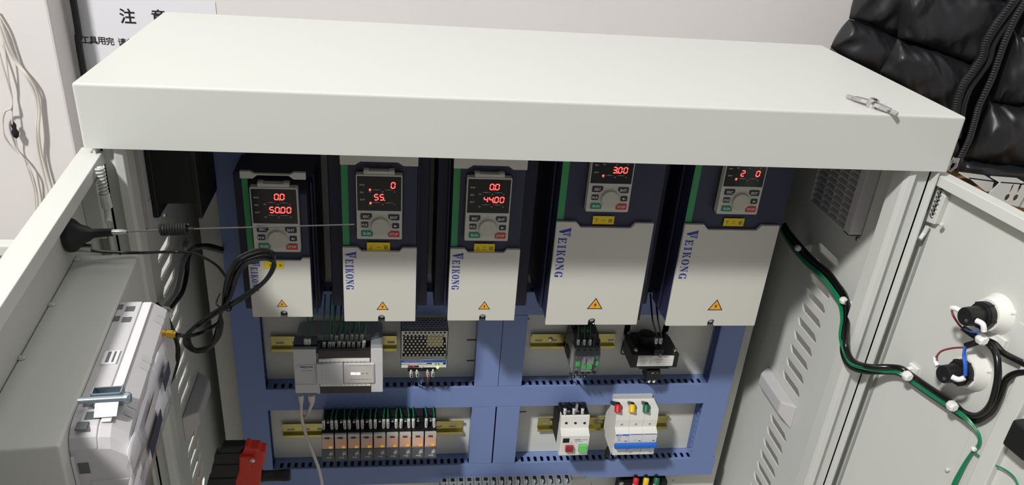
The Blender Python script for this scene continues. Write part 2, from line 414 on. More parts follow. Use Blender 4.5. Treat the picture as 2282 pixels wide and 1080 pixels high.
# left door hinge
pA = at(226,385,X=0.020); pB = at(236,430,X=0.020)
def bolt_left():
    s0 = at(222,372,X=0.026); s1 = at(232,432,X=0.026); s2 = at(238,458,X=0.026); s3 = at(241,484,X=0.026)
    q = MB(); spring(q, s1, s0, 0.0042, 0.0009, 8); q.build('spring', 'paint', leftdoor, smooth=True)
    q = MB(); q.cyl(s1, s0, 0.0028, n=10); q.build('hinge_pin', 'paint', leftdoor)
    q = MB(); d = (s2-s1).normalized(); q.cyl(s1, s2+d*0.002, 0.0058, n=8); q.build('hinge_block', 'paint', leftdoor, bevel=0.0006)
    q = MB(); q.tube([s2, s3, s3+Vector((0.001,-0.004,-0.004))], 0.0036, 10); q.build('bolt_tail', 'paint', leftdoor, smooth=True)
bolt_left()
q = MB(); q.T = TL; a = LDf(at(205,440,pl=PLD)); q.box(0.030, 0.044, -0.0215, -0.004, -0.165, -0.10)
q.build('hinge_bracket', 'paint', leftdoor, bevel=0.001)
# screen hood box welded inside the left door
BT = -0.159; VB = 0.0388; VS = -0.0205
u0 = LDf(at(310,565,Z=BT)).x; u1 = LDf(at(130,995,Z=BT)).x
q = MB(); q.T = TL
q.add([(u0,VS,BT),(u1,VS,BT),(u1,VB,BT),(u0,VB,BT),(u0,VS,BT-0.085),(u1,VS,BT-0.085),(u1,VB,BT-0.085),(u0,VB,BT-0.085)],[(0,1,2,3),(0,3,7,4),(3,2,6,7),(2,1,5,6),(4,7,6,5)])
hood = q.build('screen_recess_box', 'paint', leftdoor, bevel=0.0022, seg=3, label='boxed steel recess holding the operator screen')
for (px,py) in [(170,578),(114,678),(48,797)]:
    p = at(px,py,Z=BT+0.0005); MB().lathe(p,(0,0,1),[(0,0.0035),(0.0015,0.002)],8).build('weld_spot','paint',leftdoor)
q = MB(); q.T = TL; p_ = LDf(at(183,549,pl=(1,KL,0,0.01616-0.0205+0.012))); q.cyl((p_.x,-0.0205,p_.z),(p_.x,0.0,p_.z-0.002),0.0045,n=12); q.build('lock_pin','steel',leftdoor, smooth=True)

# ------------------------------------------------------------------ wire ducts
def duct_h(label, px0, pyT, px1, pyT2, zt, zb, x0, x1, slotted=True, lidx=None):
    g = 'blue slotted wiring ducts on the mounting plate'
    t = thing('wiring_duct', label, 'wiring duct', ((x0+x1)/2, YP, zb), g)
    m = MB()
    m.box(x0, x1, YP-0.0015, YP, zb, zt)
    m.box(x0, x1, YD+0.003, YP, zb, zb+0.0012)
    if slotted:
        pitch = 0.0124; hs = []; n = int((x1-x0-0.012)/pitch); off = (x1-x0-(n-1)*pitch)/2
        for i in range(n):
            xc = x0+off+i*pitch
            hs.append([(xc-0.0026,YD+0.0065),(xc-0.0011,YD+0.0035),(xc+0.0011,YD+0.0035),(xc+0.0026,YD+0.0065),(xc+0.0031,YD+0.0170),(xc+0.0021,YD+0.0195),(xc-0.0021,YD+0.0195),(xc-0.0031,YD+0.0170)])
        m.plate([(x0,YD+0.002),(x1,YD+0.002),(x1,YP),(x0,YP)], hs, zt-0.0014, zt, 'z')
    else: m.box(x0, x1, YD+0.002, YP, zt-0.0014, zt)
    m.box(x0, x0+0.0012, YD+0.003, YP, zb, zt); m.box(x1-0.0012, x1, YD+0.003, YP, zb, zt)
    m.build('duct_body', 'duct', t)
    xa, xb = lidx or (x0-0.001, x1+0.001)
    l = MB(); l.box(xa, xb, YD, YD+0.0016, zb-0.0012, zt+0.0012); l.box(xa, xb, YD, YD+0.0045, zt+0.0003, zt+0.0015); l.box(xa, xb, YD, YD+0.0045, zb-0.0015, zb-0.0003)
    l.build('duct_lid', 'duct', t, bevel=0.0006)
    # dark wires lying inside
    wv = MB()
    for k in range(3):
        y = YD+0.010+0.006*k; wv.tube([(x0+0.003, y, zb+0.006+0.004*k), ((x0+x1)/2, y+0.002, zb+0.012), (x1-0.003, y, zb+0.006)], 0.0022, 6)
    wv.build('wire_bunch', 'blackm', t, smooth=True, kind='stuff')
    return t
def duct_v(label, x0, x1, z0, z1, slots_side, lidz=None, lean=(0,0)):
    g = 'blue slotted wiring ducts on the mounting plate'
    t = thing('wiring_duct', label, 'wiring duct', ((x0+x1)/2, YP, z0), g)
    m = MB(); m.box(x0, x1, YP-0.0015, YP, z0, z1)
    for X0, X1, sd in ((x0, x0+0.0014, 'l'), (x1-0.0014, x1, 'r')):
        if sd in slots_side:
            pitch = 0.0124; hs = []; n = int((z1-z0-0.010)/pitch)
            for i in range(n):
                zc = z0+0.008+i*pitch
                hs.append([(YD+0.0065,zc-0.0026),(YD+0.0170,zc-0.0031),(YD+0.0195,zc),(YD+0.0170,zc+0.0031),(YD+0.0065,zc+0.0026),(YD+0.0035,zc)])
            m.plate([(YD+0.002,z0),(YP,z0),(YP,z1),(YD+0.002,z1)], hs, X0, X1, 'x')
        else: m.box(X0, X1, YD+0.002, YP, z0, z1)
    m.build('duct_body', 'duct', t)
    za, zb = lidz or (z0-0.001, z1+0.001)
    l = MB(); l.box(x0-0.0012, x1+0.0012, YD, YD+0.0016, za, zb); l.box(x0-0.0014, x0-0.0002, YD, YD+0.0045, za, zb); l.box(x1+0.0002, x1+0.0014, YD, YD+0.0045, za, zb)
    l.build('duct_lid', 'duct', t, bevel=0.0006)
    wv = MB()
    for k in range(3):
        y = YD+0.010+0.006*k; xm = (x0+x1)/2
        wv.tube([(xm-0.006+0.006*k, y, z0+0.003), (xm, y+0.002, (z0+z1)/2), (xm+0.004-0.004*k, y, z1-0.003)], 0.0022, 6)
    wv.build('wire_bunch', 'blackm', t, smooth=True, kind='stuff')
def zx(px,py): p = at(px,py,Y=YD); return p.x, p.z
XVLo = (zx(516,726)[0]+zx(547,997)[0])/2; XVLi = (zx(574,708)[0]+zx(608,1045)[0])/2
XVRo = (zx(1657,726)[0]+zx(1592,1020)[0])/2; XVRi = (zx(1607,726)[0]+zx(1544,1024)[0])/2
d1t = (zx(589,872)[1]+zx(1578,854)[1])/2; d1b = (zx(592,915)[1]+zx(1572,895)[1])/2
d2t = (zx(648,1047)[1]+zx(1592,1020)[1])/2; d2b = zx(1587,1055)[1]
d0b = zx(975,700)[1]; d0t = d0b+(d1t-d1b)
duct_v('leftmost tall vertical blue wiring duct beside the left cabinet wall', XVLo, XVLi, ZB+0.2, -0.115, 'lr')
duct_v('rightmost tall vertical blue wiring duct on the right of the mounting plate', XVRi, XVRo, zx(1592,1020)[1]+0.001, -0.115, 'lr')
duct_h('horizontal blue duct half hidden behind the bottoms of the five drives', 0,0,0,0, d0t, d0b, XVLi+0.002, XVRi-0.002)
duct_h('horizontal blue duct under the controller and the black transformer', 0,0,0,0, d1t, d1b, XVLi+0.002, XVRi-0.002)
duct_h('lowest horizontal blue duct, under the row of relays and breakers', 0,0,0,0, d2t, d2b, XVLi+0.002, zx(1589,1040)[0])
def cduct(label, tl, tr, bl, br):
    xa = (zx(*tl)[0]+zx(*bl)[0])/2; xb = (zx(*tr)[0]+zx(*br)[0])/2
    zt = (zx(*tl)[1]+zx(*tr)[1])/2 if tl[1] > 720 else None
    zb = (zx(*bl)[1]+zx(*br)[1])/2
    return xa, xb, zt, zb
for lab, c4, lr in (('short vertical duct in the upper bay, left one of the middle pair', ((1068,716),(1118.7,716),(1058,859.5),(1108,859)), 'l'),
    ('short vertical duct in the upper bay, right one of the middle pair', ((1123.5,703),(1174.6,703),(1113.5,858.5),(1161,858)), 'r'),
    ('short vertical duct in the lower bay, left one of the middle pair', ((1052.6,903),(1101.7,902),(1048,1033),(1095,1032)), 'l'),
    ('short vertical duct in the lower bay, right one of the middle pair', ((1108.5,901.5),(1154.8,900),(1101.5,1030),(1148.6,1029)), 'r')):
    xa, xb, zt, zb = cduct(lab, *c4)
    low = c4[0][1] > 800
    ztop = (d1b-0.003) if low else (d0b-0.003)
    zbot = (d2t+0.003) if low else (d1t+0.003)
    duct_v(lab, xa, xb, zbot, ztop, lr, lidz=(zbot-0.001, ztop+0.001))

# ------------------------------------------------------------------ DIN rails
def rail(label, x0, x1, zc):
    t = thing('din_rail', label, 'rail', ((x0+x1)/2, YP, zc), 'yellow zinc plated DIN rails')
    h = 0.0155; m = MB(); yf, yb = YP-0.0075, YP-0.0006
    hs = []
    n = int((x1-x0-0.01)/0.026)
    for i in range(n+1):
        xc = x0+0.014+i*0.026
        if xc < x1-0.004: hs.append(rrect(xc-0.0065, min(xc+0.0065, x1+0.002 if False else x1-0.001), zc-0.0024, zc+0.0024, 0.0022, 3))
    m.plate([(x0,zc-0.010),(x1,zc-0.010),(x1,zc+0.010),(x0,zc+0.010)], hs, yb-0.001, yb)
    for s_ in (-1, 1):
        m.box(x0, x1, yf, yb, *(sorted((zc+s_*0.0095, zc+s_*0.0107))))
        m.box(x0, x1, yf, yf+0.0011, *(sorted((zc+s_*0.0100, zc+s_*h))))
    m.build('rail_profile', 'brass', t, bevel=0.0003)
    return t
def railspan(label, lx, rx, ym):
    a = at(lx, ym[0], Y=YP-0.005); b_ = at(rx, ym[1], Y=YP-0.005)
    t = rail(label, a.x, b_.x, (a.z+b_.z)/2); return a, b_
a, b_ = railspan('yellow metal rail behind the controller and the perforated power supply', 604, 884, (766,763))
rl2 = railspan('yellow metal rail behind the green and grey contactor', 1183, 1371, (760,758))
rl3 = railspan('yellow metal rail behind the row of nine relays', 630, 1032, (962,947))
rl4 = railspan('yellow metal rail behind the white motor breaker and circuit breaker', 1199, 1488, (943,941))
for (px,py) in [(1227,756),(1231,938)]:
    p = at(px,py,Y=YP-0.002); MB().lathe(p,(0,-1,0),[(0,0.004),(0.002,0.0038),(0.003,0.0015)],12).build('rail_screw','steel',None, smooth=True)
for o in [x for x in C.objects if x.name.startswith('rail_screw')]:
    tag(o, 'small steel screw holding the upper right rail' if o.name == 'rail_screw' else 'small steel screw holding the lower right rail', 'screw')
#@@PART2
# ------------------------------------------------------------------ frequency drives
SEG = {'0':'abcdef','1':'bc','2':'abged','3':'abgcd','4':'fgbc','5':'afgcd','6':'afgedc','7':'abc','8':'abcdefg','9':'abcfgd',' ':'','.':''}
def seg_digit(mb, ch, cx, cz, w, h, Y, slant=0.08):
    t = w*0.25; hw, hh = w/2, h/2
    def bar(x0, z0, x1, z1, horiz):
        a = t/2
        if horiz: pts = [(x0+a*0.6,z0),(x0+a*1.4,z0+a),(x1-a*1.4,z0+a),(x1-a*0.6,z0),(x1-a*1.4,z0-a),(x0+a*1.4,z0-a)]
        else: pts = [(x0,z0+a*0.6),(x0+a,z0+a*1.4),(x0+a,z1-a*1.4),(x0,z1-a*0.6),(x0-a,z1-a*1.4),(x0-a,z0+a*1.4)]
        mb.add([(cx+x+slant*z, Y, cz+z) for x,z in pts], [(0,1,2,3,4,5)])
    for s_ in SEG[ch]:
        if s_=='a': bar(-hw,hh,hw,hh,1)
        if s_=='g': bar(-hw,0,hw,0,1)
        if s_=='d': bar(-hw,-hh,hw,-hh,1)
        if s_=='f': bar(-hw,0,-hw,hh,0)
        if s_=='b': bar(hw,0,hw,hh,0)
        if s_=='e': bar(-hw,-hh,-hw,0,0)
        if s_=='c': bar(hw,-hh,hw,0,0)
# stencil serif capitals for the vertical brand lettering: strokes as polygons in a 1x1 box
GL = {
 'V': [[(0.0,1.0),(0.0,0.93),(0.06,0.93),(0.38,0.0),(0.52,0.0),(0.62,0.30),(0.44,0.80),(0.44,1.0)],
       [(0.50,1.0),(0.50,0.93),(1.0,0.93),(1.0,1.0)],[(0.53,0.89),(0.55,0.83),(0.97,0.83),(0.96,0.89)],[(0.56,0.79),(0.58,0.73),(0.90,0.73),(0.92,0.79)],
       [(0.60,0.69),(0.62,0.62),(0.86,0.62),(0.88,0.69)],[(0.64,0.58),(0.67,0.46),(0.80,0.30),(0.84,0.58)]],
 'E': [[(0.02,0),(0.02,0.09),(0.12,0.12),(0.12,0.88),(0.02,0.91),(0.02,1),(0.40,1),(0.40,0)],[(0.46,1),(0.92,1),(0.92,0.70),(0.84,0.70),(0.76,0.88),(0.46,0.90)],
       [(0.46,0),(0.94,0),(0.94,0.32),(0.86,0.32),(0.76,0.12),(0.46,0.10)],[(0.46,0.45),(0.60,0.45),(0.64,0.34),(0.70,0.34),(0.70,0.68),(0.64,0.68),(0.60,0.55),(0.46,0.55)]],
 'I': [[(0.08,0),(0.08,0.09),(0.24,0.12),(0.24,0.88),(0.08,0.91),(0.08,1),(0.46,1),(0.46,0)],[(0.54,0),(0.54,1),(0.92,1),(0.92,0.91),(0.76,0.88),(0.76,0.12),(0.92,0.09),(0.92,0)]],
 'K': [[(0.0,0),(0.0,0.09),(0.1,0.12),(0.1,0.88),(0.0,0.91),(0.0,1),(0.38,1),(0.38,0)],[(0.44,0.52),(0.70,0.90),(0.60,0.93),(0.60,1),(0.98,1),(0.98,0.93),(0.86,0.9),(0.64,0.60)],
       [(0.48,0.50),(0.62,0.64),(0.92,0.10),(1.02,0.08),(1.02,0),(0.58,0),(0.58,0.08),(0.68,0.10)]],
 'O': [[(0.46,0.0),(0.22,0.06),(0.04,0.26),(0.0,0.5),(0.04,0.74),(0.22,0.94),(0.46,1.0),(0.46,0.9),(0.34,0.80),(0.30,0.5),(0.34,0.20),(0.46,0.10)],
       [(0.54,0.0),(0.78,0.06),(0.96,0.26),(1.0,0.5),(0.96,0.74),(0.78,0.94),(0.54,1.0),(0.54,0.9),(0.66,0.80),(0.70,0.5),(0.66,0.20),(0.54,0.10)]],
 'N': [[(0.0,0),(0.0,0.08),(0.08,0.10),(0.08,0.86),(0.16,0.80),(0.16,0.10),(0.26,0.08),(0.26,0)],[(0.0,1),(0.32,1),(0.86,0.28),(0.86,0.0),(0.76,0.0),(0.02,0.92)],
       [(0.76,0.36),(0.86,0.30),(0.86,0.90),(0.98,0.93),(0.98,1),(0.64,1),(0.64,0.93),(0.76,0.90)]],
 'G': [[(0.46,0.0),(0.22,0.06),(0.04,0.26),(0.0,0.5),(0.04,0.74),(0.22,0.94),(0.46,1.0),(0.46,0.9),(0.34,0.80),(0.30,0.5),(0.34,0.20),(0.46,0.10)],
       [(0.54,0.0),(0.54,0.10),(0.64,0.14),(0.64,0.36),(0.54,0.40),(0.54,0.46),(1.0,0.46),(1.0,0.40),(0.94,0.36),(0.94,0.04),(0.86,0.0),(0.80,0.06)],
       [(0.54,1.0),(0.54,0.90),(0.70,0.84),(0.82,0.66),(0.92,0.66),(0.92,1.0),(0.86,1.0),(0.80,0.93)]],
}
def brand(mb, x0, ztop, width, length, Y):
    # reads downwards: letter "up" points to +x
    n = 7; a = ztop; step = length/(1.35+6)
    for i, ch in enumerate('VEIKONG'):
        adv = step*(1.35 if i == 0 else 1)
        h = width*(1.0 if i == 0 else 0.72); L = adv*(0.98 if i == 0 else 0.88)*(0.62 if ch == 'I' else 1)
        base = x0 if i else x0-0.0
        for poly in GL[ch]:
            pts = [(base+v*h, a-u*L) for u, v in poly]
            tri = tessellate_polygon([[Vector((p[0],p[1],0)) for p in pts]])
            mb.add([(p[0], Y, p[1]) for p in pts], [tuple(t) for t in tri])
        a -= adv*(0.72 if ch == 'I' else 1.0)*1.10
def drive(label, xl, xr, zt, zb, bx0, bx1, bzb, kp, rows, leds, tagtxt, tagbox, trim, btop, big):
    YCV = 0.145; YF = 0.151; YBB = 0.200
    t = thing('frequency_drive', label, 'inverter drive', ((xl+xr)/2, YP-0.001, bzb))
    wC = xr-xl; hC = zt-zb
    # base body with cooling part
    m = MB(); m.box(bx0, bx1, YBB, YP-0.001, bzb, btop); m.build('rear_housing', 'navy', t, bevel=0.0015)
    m = MB(); ft = btop-0.006
    pr = [(YF, zb+0.004), (YF, ft-0.004), (YF+0.004, ft), (YBB+0.001, ft), (YBB+0.001, zb+0.004)]
    m.prism(pr, xl+0.0006, xr-0.0006 if not big else xr+0.006, 'x')
    m.box(xl+0.002, xr-0.002, YF+0.02, YBB+0.03, zb+0.001, zb+0.02)
    fh = m.build('front_housing', 'navyface', t, bevel=0.001)
    # vertical shoulder grooves along the flanks
    m = MB()
    for X in (xl-0.0035, xr+0.0005):
        m = MB(); m.box(X, X+0.003, YBB-0.018, YBB+0.001, bzb+0.004, ft)
        m.build('side_rib', 'navyface', t, bevel=0.0005)
    # cover
    c0, c1, c2, c3 = 0.20, 0.25, 0.765, 0.81; dn = 0.047*hC
    nw = 0.0048*(1.15 if big else 1.0); nz = 0.0058
    nx = (xl+xr)/2 + (0.002 if not big else 0.0)
    if tagtxt == 'V1': nx = xl+wC*0.52
    if tagtxt == 'V1': c0, c1, c2, c3 = 0.0, 0.0, 0.84, 0.88
    outer = [(xl,zb),(nx-nw,zb)]+[(nx+nw*math.cos(math.pi-math.pi*i/8), zb+nz+nw*math.sin(math.pi*i/8)) for i in range(9)]+[(nx+nw,zb),(xr,zb),(xr,zt),(xl+c3*wC,zt),(xl+c2*wC,zt-dn),(xl+c1*wC,zt-dn)]
    outer += [(xl+c0*wC,zt),(xl,zt)] if c0 > 0 else []
    m = MB(); m.prism(outer, YCV, YF-0.0005, 'y'); cv = m.build('terminal_cover', 'cover', t, bevel=0.0006)
    m = MB(); brand(m, xl+0.035*wC, zt-0.05*hC, 0.0150*(1.12 if big else 1)*(0.85 if tagtxt=='V1' else 1), hC*0.49*(0.93 if big else 1), YCV-0.00015); m.build('lettering', 'blueink', cv, label='blue vertical maker name')
    tw = 0.0175 if not big else 0.0240
    if tagtxt == 'V1': tw = 0.0150
    tx = xl+wC*(0.535 if not big else 0.51); tz = zb+hC*0.165; th = tw*0.80
    if tagtxt == 'V1': tx = xl+wC*0.5; tz = zb+hC*.18
    m = MB(); m.add([(tx-tw/2,YCV-0.00012,tz),(tx+tw/2,YCV-0.00012,tz),(tx,YCV-0.00012,tz+th)],[(0,1,2)]); m.build('warning_border','ink',cv)
    k = 0.80
    m = MB(); m.add([(tx-tw/2*k,YCV-0.00022,tz+th*0.075),(tx+tw/2*k,YCV-0.00022,tz+th*0.075),(tx,YCV-0.00022,tz+th*(0.075+k))],[(0,1,2)]); m.build('warning_triangle','orange',cv)
    b = th; m = MB(); m.add([(tx+0.06*b,YCV-0.00032,tz+0.58*b),(tx-0.12*b,YCV-0.00032,tz+0.34*b),(tx-0.01*b,YCV-0.00032,tz+0.34*b),(tx-0.07*b,YCV-0.00032,tz+0.14*b),(tx+0.13*b,YCV-0.00032,tz+0.40*b),(tx+0.02*b,YCV-0.00032,tz+0.40*b)],[(0,1,2,4,5),(2,3,4)]); m.build('warning_bolt','ink',cv)
    m = MB(); m.box(nx-nw, nx+nw, YF-0.0006, YF, zb, zb+nz+nw); m.build('screw_well', 'blackm', cv)
    m = MB(); m.lathe((nx, YF, zb+nz+0.0016), (0,-1,0), [(0,0.0032),(0.0035,0.0031),(0.0042,0.0022)], 14)
    m.build('cover_screw', 'steel', cv, smooth=True)
    # green stripe
    sw = 0.0088 if not big else 0.0095
    if tagtxt == 'V1': sw = .0075
    m = MB(); m.box(xl+0.0008, xl+0.0008+sw, YF-0.0008, YF+0.0002, zt+0.0016, trim[0] if trim else ft-0.002); m.build('green_stripe', 'green', t)
    # upper trim
    if trim:
        z0, z1 = trim
        pl = [(xl,z0),(xl+0.19*wC,z0),(xl+0.26*wC,z0+0.0048),(xl+0.74*wC,z0+0.0048),(xl+0.81*wC,z0),(xr,z0),(xr,z1)]
        if tagtxt == 'V1': pl += [(xl+0.82*wC,z1),(xl+0.76*wC,z1-0.003),(xl+0.22*wC,z1-0.003),(xl+0.15*wC,z1)]
        pl += [(xl,z1)]
        m = MB(); m.prism(pl, YCV, YF-0.0002, 'y'); m.build('top_trim', 'cover', t, bevel=0.0005)
    # keypad
    kx, kz, kw, kh = kp; YK = 0.139
    m = MB(); m.prism(rrect(kx-0.0012, kx+kw+0.0012, kz-0.0012, kz+kh+0.0012, 0.002, 2), YF-0.001, YF+0.001, 'y'); m.build('keypad_recess', 'blackm', t)
    m = MB(); m.prism(rrect(kx, kx+kw, kz, kz+kh, 0.0018, 3), YK, YF, 'y'); kpd = m.build('keypad', 'keypad', t, bevel=0.0008, label='light grey keypad with display, buttons and knob')
    m = MB(); m.box(kx+0.165*kw, kx+0.83*kw, YK+0.001, YF, kz+kh, kz+kh+0.0045); m.box(kx+0.165*kw, kx+0.28*kw, YK+0.002, YF, kz+kh+0.004, kz+kh+0.0058); m.box(kx+0.71*kw, kx+0.83*kw, YK+0.002, YF, kz+kh+0.004, kz+kh+0.0058)
    m.build('keypad_latch', 'keypad', kpd, bevel=0.0005)
    U = lambda u: kx+u*kw; V = lambda v: kz+kh*(1-v)
    m = MB(); m.box(U(0.025), U(0.975), YK-0.0004, YK+0.0005, V(0.548), V(0.022)); m.build('display', 'screen', kpd, bevel=0.0002)
    YT = YK-0.0006
    m = MB(); ds = [0.31, 0.435, 0.555, 0.675, 0.80]
    for (txt, v) in rows:
        dg = []; 
        for ch in txt:
            if ch == '.': dg[-1] = (dg[-1][0], True)
            else: dg.append((ch, False))
        while len(dg) < 5: dg.insert(0, (' ', False))
        for (ch, dot), u in zip(dg, ds):
            seg_digit(m, ch, U(u), V(v), 0.080*kw, 0.084*kh, YT)
            if dot: 
                c_ = circ(U(u+0.058), V(v)-0.046*kh, 0.00062, 8); m.add([(a_,YT,b_) for a_,b_ in c_], [tuple(range(8))])
    for (u,v) in leds:
        c_ = circ(U(u), V(v), 0.0014, 12); m.add([(a_,YT,b_) for a_,b_ in c_], [tuple(range(12))])
    m.build('lit_digits', 'red', kpd)
    m = MB()
    for v in (0.245, 0.44):
        m.text('Hz', U(0.30), V(v+0.005), 0.0030, YT); m.text('A', U(0.575), V(v+0.005), 0.0030, YT); m.text('V', U(0.83), V(v+0.005), 0.0030, YT)
        for u0_,u1_ in ((0.35,0.53),(0.62,0.79)): m.box(U(u0_),U(u1_),YT,YT+0.0001,V(v-0.022)-0.00014,V(v-0.022)+0.00014)
        m.text('rpm', U(0.44), V(v-0.022), 0.0022, YT); m.text('%', U(0.70), V(v-0.022), 0.0022, YT)
    for s_, v in (('RUN',0.15),('REV',0.265),('ALM',0.375)): m.text(s_, U(0.13), V(v), 0.0032, YT)
    m.build('display_marking', 'white', kpd)
    def btn(name, u0_, u1_, v0_, v1_, cut, mt, txt, ts):
        x0, x1, z1, z0 = U(u0_), U(u1_), V(v0_), V(v1_); c = 0.0022; r = 0.0008
        P_ = [(x0+r,z1),(x1-r,z1),(x1,z1-r),(x1,z0+r),(x1-r,z0),(x0+r,z0),(x0,z0+r),(x0,z1-r)]
        if cut == 'br': P_ = [(x0+r,z1),(x1-r,z1),(x1,z1-r),(x1,z0+c*1.6),(x1-c*1.6,z0),(x0+r,z0),(x0,z0+r),(x0,z1-r)]
        if cut == 'bl': P_ = [(x0+r,z1),(x1-r,z1),(x1,z1-r),(x1,z0+r),(x1-r,z0),(x0+c*1.6,z0),(x0,z0+c*1.6),(x0,z1-r)]
        if cut == 'tr': P_ = [(x0+r,z1),(x1-c*1.6,z1),(x1,z1-c*1.6),(x1,z0+r),(x1-r,z0),(x0+r,z0),(x0,z0+r),(x0,z1-r)]
        if cut == 'tl': P_ = [(x0+c*1.6,z1),(x1-r,z1),(x1,z1-r),(x1,z0+r),(x1-r,z0),(x0+r,z0),(x0,z0+r),(x0,z1-c*1.6)]
        q = MB(); q.prism(P_, YK-0.0012, YK+0.0005, 'y'); q.build(name, mt, kpd, bevel=0.0003)
        q = MB()
        if txt == '>': 
            cx, cz = (x0+x1)/2, (z0+z1)/2; q.add([(cx-0.002,YK-0.0014,cz+0.0016),(cx+0.0025,YK-0.0014,cz),(cx-0.002,YK-0.0014,cz-0.0016)],[(0,1,2)])
        else: q.text(txt, (x0+x1)/2, (z0+z1)/2, ts, YK-0.0014, bold=True)
        return q
    tx_ = MB()
    for a_ in (('escape_button',.088,.337,.59,.683,'br','darkbtn','ESC',0.0052),('enter_button',.694,.94,.60,.69,'bl','darkbtn','ENT',0.0052),
              ('multi_button',.096,.256,.725,.81,'','darkbtn','M.K',0.0052),('shift_button',.78,.935,.74,.82,'','darkbtn','>',0.005),
              ('run_button',.096,.354,.86,.952,'tr','runbtn','RUN',0.0048),('stop_button',.694,.943,.864,.956,'tl','stopbtn','STOP',0.0048)):
        q = btn(*a_); tx_.v, tx_.f = tx_.v+q.v, tx_.f+[tuple(i+len(tx_.v) for i in f) for f in q.f]
    tx_.build('button_lettering', 'white', kpd, kind='stuff')
    m = MB(); r = 0.207*kw; m.lathe((U(.522), YK+0.0005, V(.785)), (0,-1,0), [(0,r+0.0012),(0.0006,r+0.0012),(0.0007,r),(0.0045,r*0.985),(0.0055,r*0.95),(0.0056,r*0.3)], 32)
    m.lathe((U(.49), YK-0.0046, V(.785)+r*0.45), (0,-1,0), [(0,0.0022),(0.0006,0.0014)], 12); m.build('dial_knob', 'knob', kpd, smooth=True)
    # yellow name label
    x0, z0, x1, z1 = tagbox
    YL = YCV-0.0004 if tagtxt == 'V1' else YF-0.0026
    m = MB(); m.box(x0, x1, YL, YL+0.0003, z0, z1); lb = m.build('name_label', 'yellow', t)
    tt = {'V1':['机','传','锯']}.get(tagtxt, list(tagtxt)); m = MB(); wl = x1-x0
    fr = [0.35,0.6,0.85] if tagtxt == 'V1' else [0.17,0.5,0.82]
    for ch, f_ in zip(tt, fr): m.text(ch, x0+wl*f_, (z0+z1)/2-0.0006, (z1-z0)*(0.40 if tagtxt=='V1' else 0.5), YL-0.0001)
    m.build('label_text', 'ink', lb)
    return t
def kpos(bl, tl=None, Y=0.139):
    a = at(*bl, Y=Y); return (a.x, a.z, 0.0602, 0.0925)
def tb(x0,y0,x1,y1,Y): a = at(x0,y1,Y=Y); b = at(x1,y0,Y=Y); return (a.x,a.z,b.x,b.z)
z12 = at(850,371,Y=.145).z
def zof(x,y,Y=.145): return at(x,y,Y=Y).z
BT_ = -0.098
drive('smallest drive at far left, display 0.0 over 50.00, partly behind cable coil', 0.1285,0.2110,-0.2712,-0.3644, 0.1090,0.2170,-0.3835, (kpos((567.8,560.4))[0],kpos((567.8,560.4))[1],0.0600,0.0925),
      [('0.0 ',0.135),('50.00',0.335)], [], 'V1', tb(588,583,631,598,.144), (zof(610,399),zof(610,383.5)), at(523,383,Y=.2).z, False)
drive('second drive from the left, display reading 0 over 55. with two red lamps lit', 0.2550,0.3560,-0.2539,-0.3719, 0.2343,0.3744,-0.3779, kpos((795.6,532)),
      [('0',0.15),('55.  ',0.335)], [(.30,.222),(.31,.425)], '上一锯', tb(817.8,540.7,869,559.5,.148), (zof(850,369),-0.110), BT_, False)
drive('third drive from the left, display reading 0.0 over 44.00', 0.4026,0.5010,-0.2540,-0.3708, at(965,681,Y=.2).x+0.001, at(1172,681,Y=.2).x, -0.378, kpos((1034.8,535.6)),
      [('0.0 ',0.135),('44.00',0.335)], [], '上二锯', tb(1056,543.5,1103,561.5,.148), (zof(1090,377),-0.110), BT_, False)
drive('wide drive second from the right, its display cut off by the roof showing 3.00', 0.5489,0.6893,-0.2105,-0.3785, at(1198,677,Y=.2).x, at(1441,675,Y=.2).x, at(1198,677,Y=.2).z, kpos((1304.8,471)),
      [('3.00',0.335)], [(.30,.425)], '下一锯', tb(1320,482,1370,499,.148), None, BT_, True)
drive('wide drive at far right, its display cut off by the roof showing 2 and 0', 0.7355,0.8787,-0.2110,-0.3808, at(1467,678,Y=.2).x, min(at(1701,680,Y=.2).x, 0.886), at(1467,678,Y=.2).z, kpos((1596,476.3)),
      [('2   0',0.335)] and [(' 2  0',0.335)], [(.30,.425)], '下二锯', tb(1611,487,1660,503.5,.148), None, BT_, True)
#@@PART3
# ------------------------------------------------------------------ programmable controller
def wire_thing(label, group, pts, r, mt, fpts=None, fr=0.0021, cat='wire', nm='wire', marks=True, fdir=None):
    t = thing(nm, label, cat, tuple(pts[-1]), group)
    MB().tube(pts, r, 6, 5).build('conductor', mt, t, smooth=True)
    if fpts:
        a, b = Vector(fpts[0]), Vector(fpts[1]); d = (b-a)
        q = MB(); q.lathe(a, d, [(0,fr*0.6),(0.0008,fr),(d.length*0.8,fr),(d.length,fr*0.8)], 10); f = q.build('marker_sleeve', 'ferr', t, smooth=True)
        if marks:
            q = MB(); up = d.normalized()
            for k in range(3):
                c = a+d*(0.28+0.2*k); q.box(c.x-0.0009, c.x+0.0009, c.y-fr-0.0003, c.y-fr+0.0003, c.z-0.0005, c.z+0.0005)
            q.build('number_print', 'ink', f)
    return t
PX = lambda x, y: (640+x/5.683, 700+y/5.683)
yF = 0.216
plc = thing('logic_controller', 'grey programmable controller with smoked terminal covers and two lit indicators', 'controller', (0.24, YP-0.008, -0.55))
def pz(x, y, Y=yF): return at(*PX(x,y), Y=Y)
zt = pz(300,440).z; zbm = pz(230,1003).z
xa, xb, xc = 0.1698, 0.2052, 0.3078
m = MB(); m.box(xa+0.0015, xc-0.001, yF+0.030, YP-0.0085, zt-0.004, zt) ; m.box(xa+0.0015, xc-0.001, yF+0.006, YP-0.0085, zbm+0.006, zt-0.012)
m.build('controller_body', 'plcdk', plc, bevel=0.001)
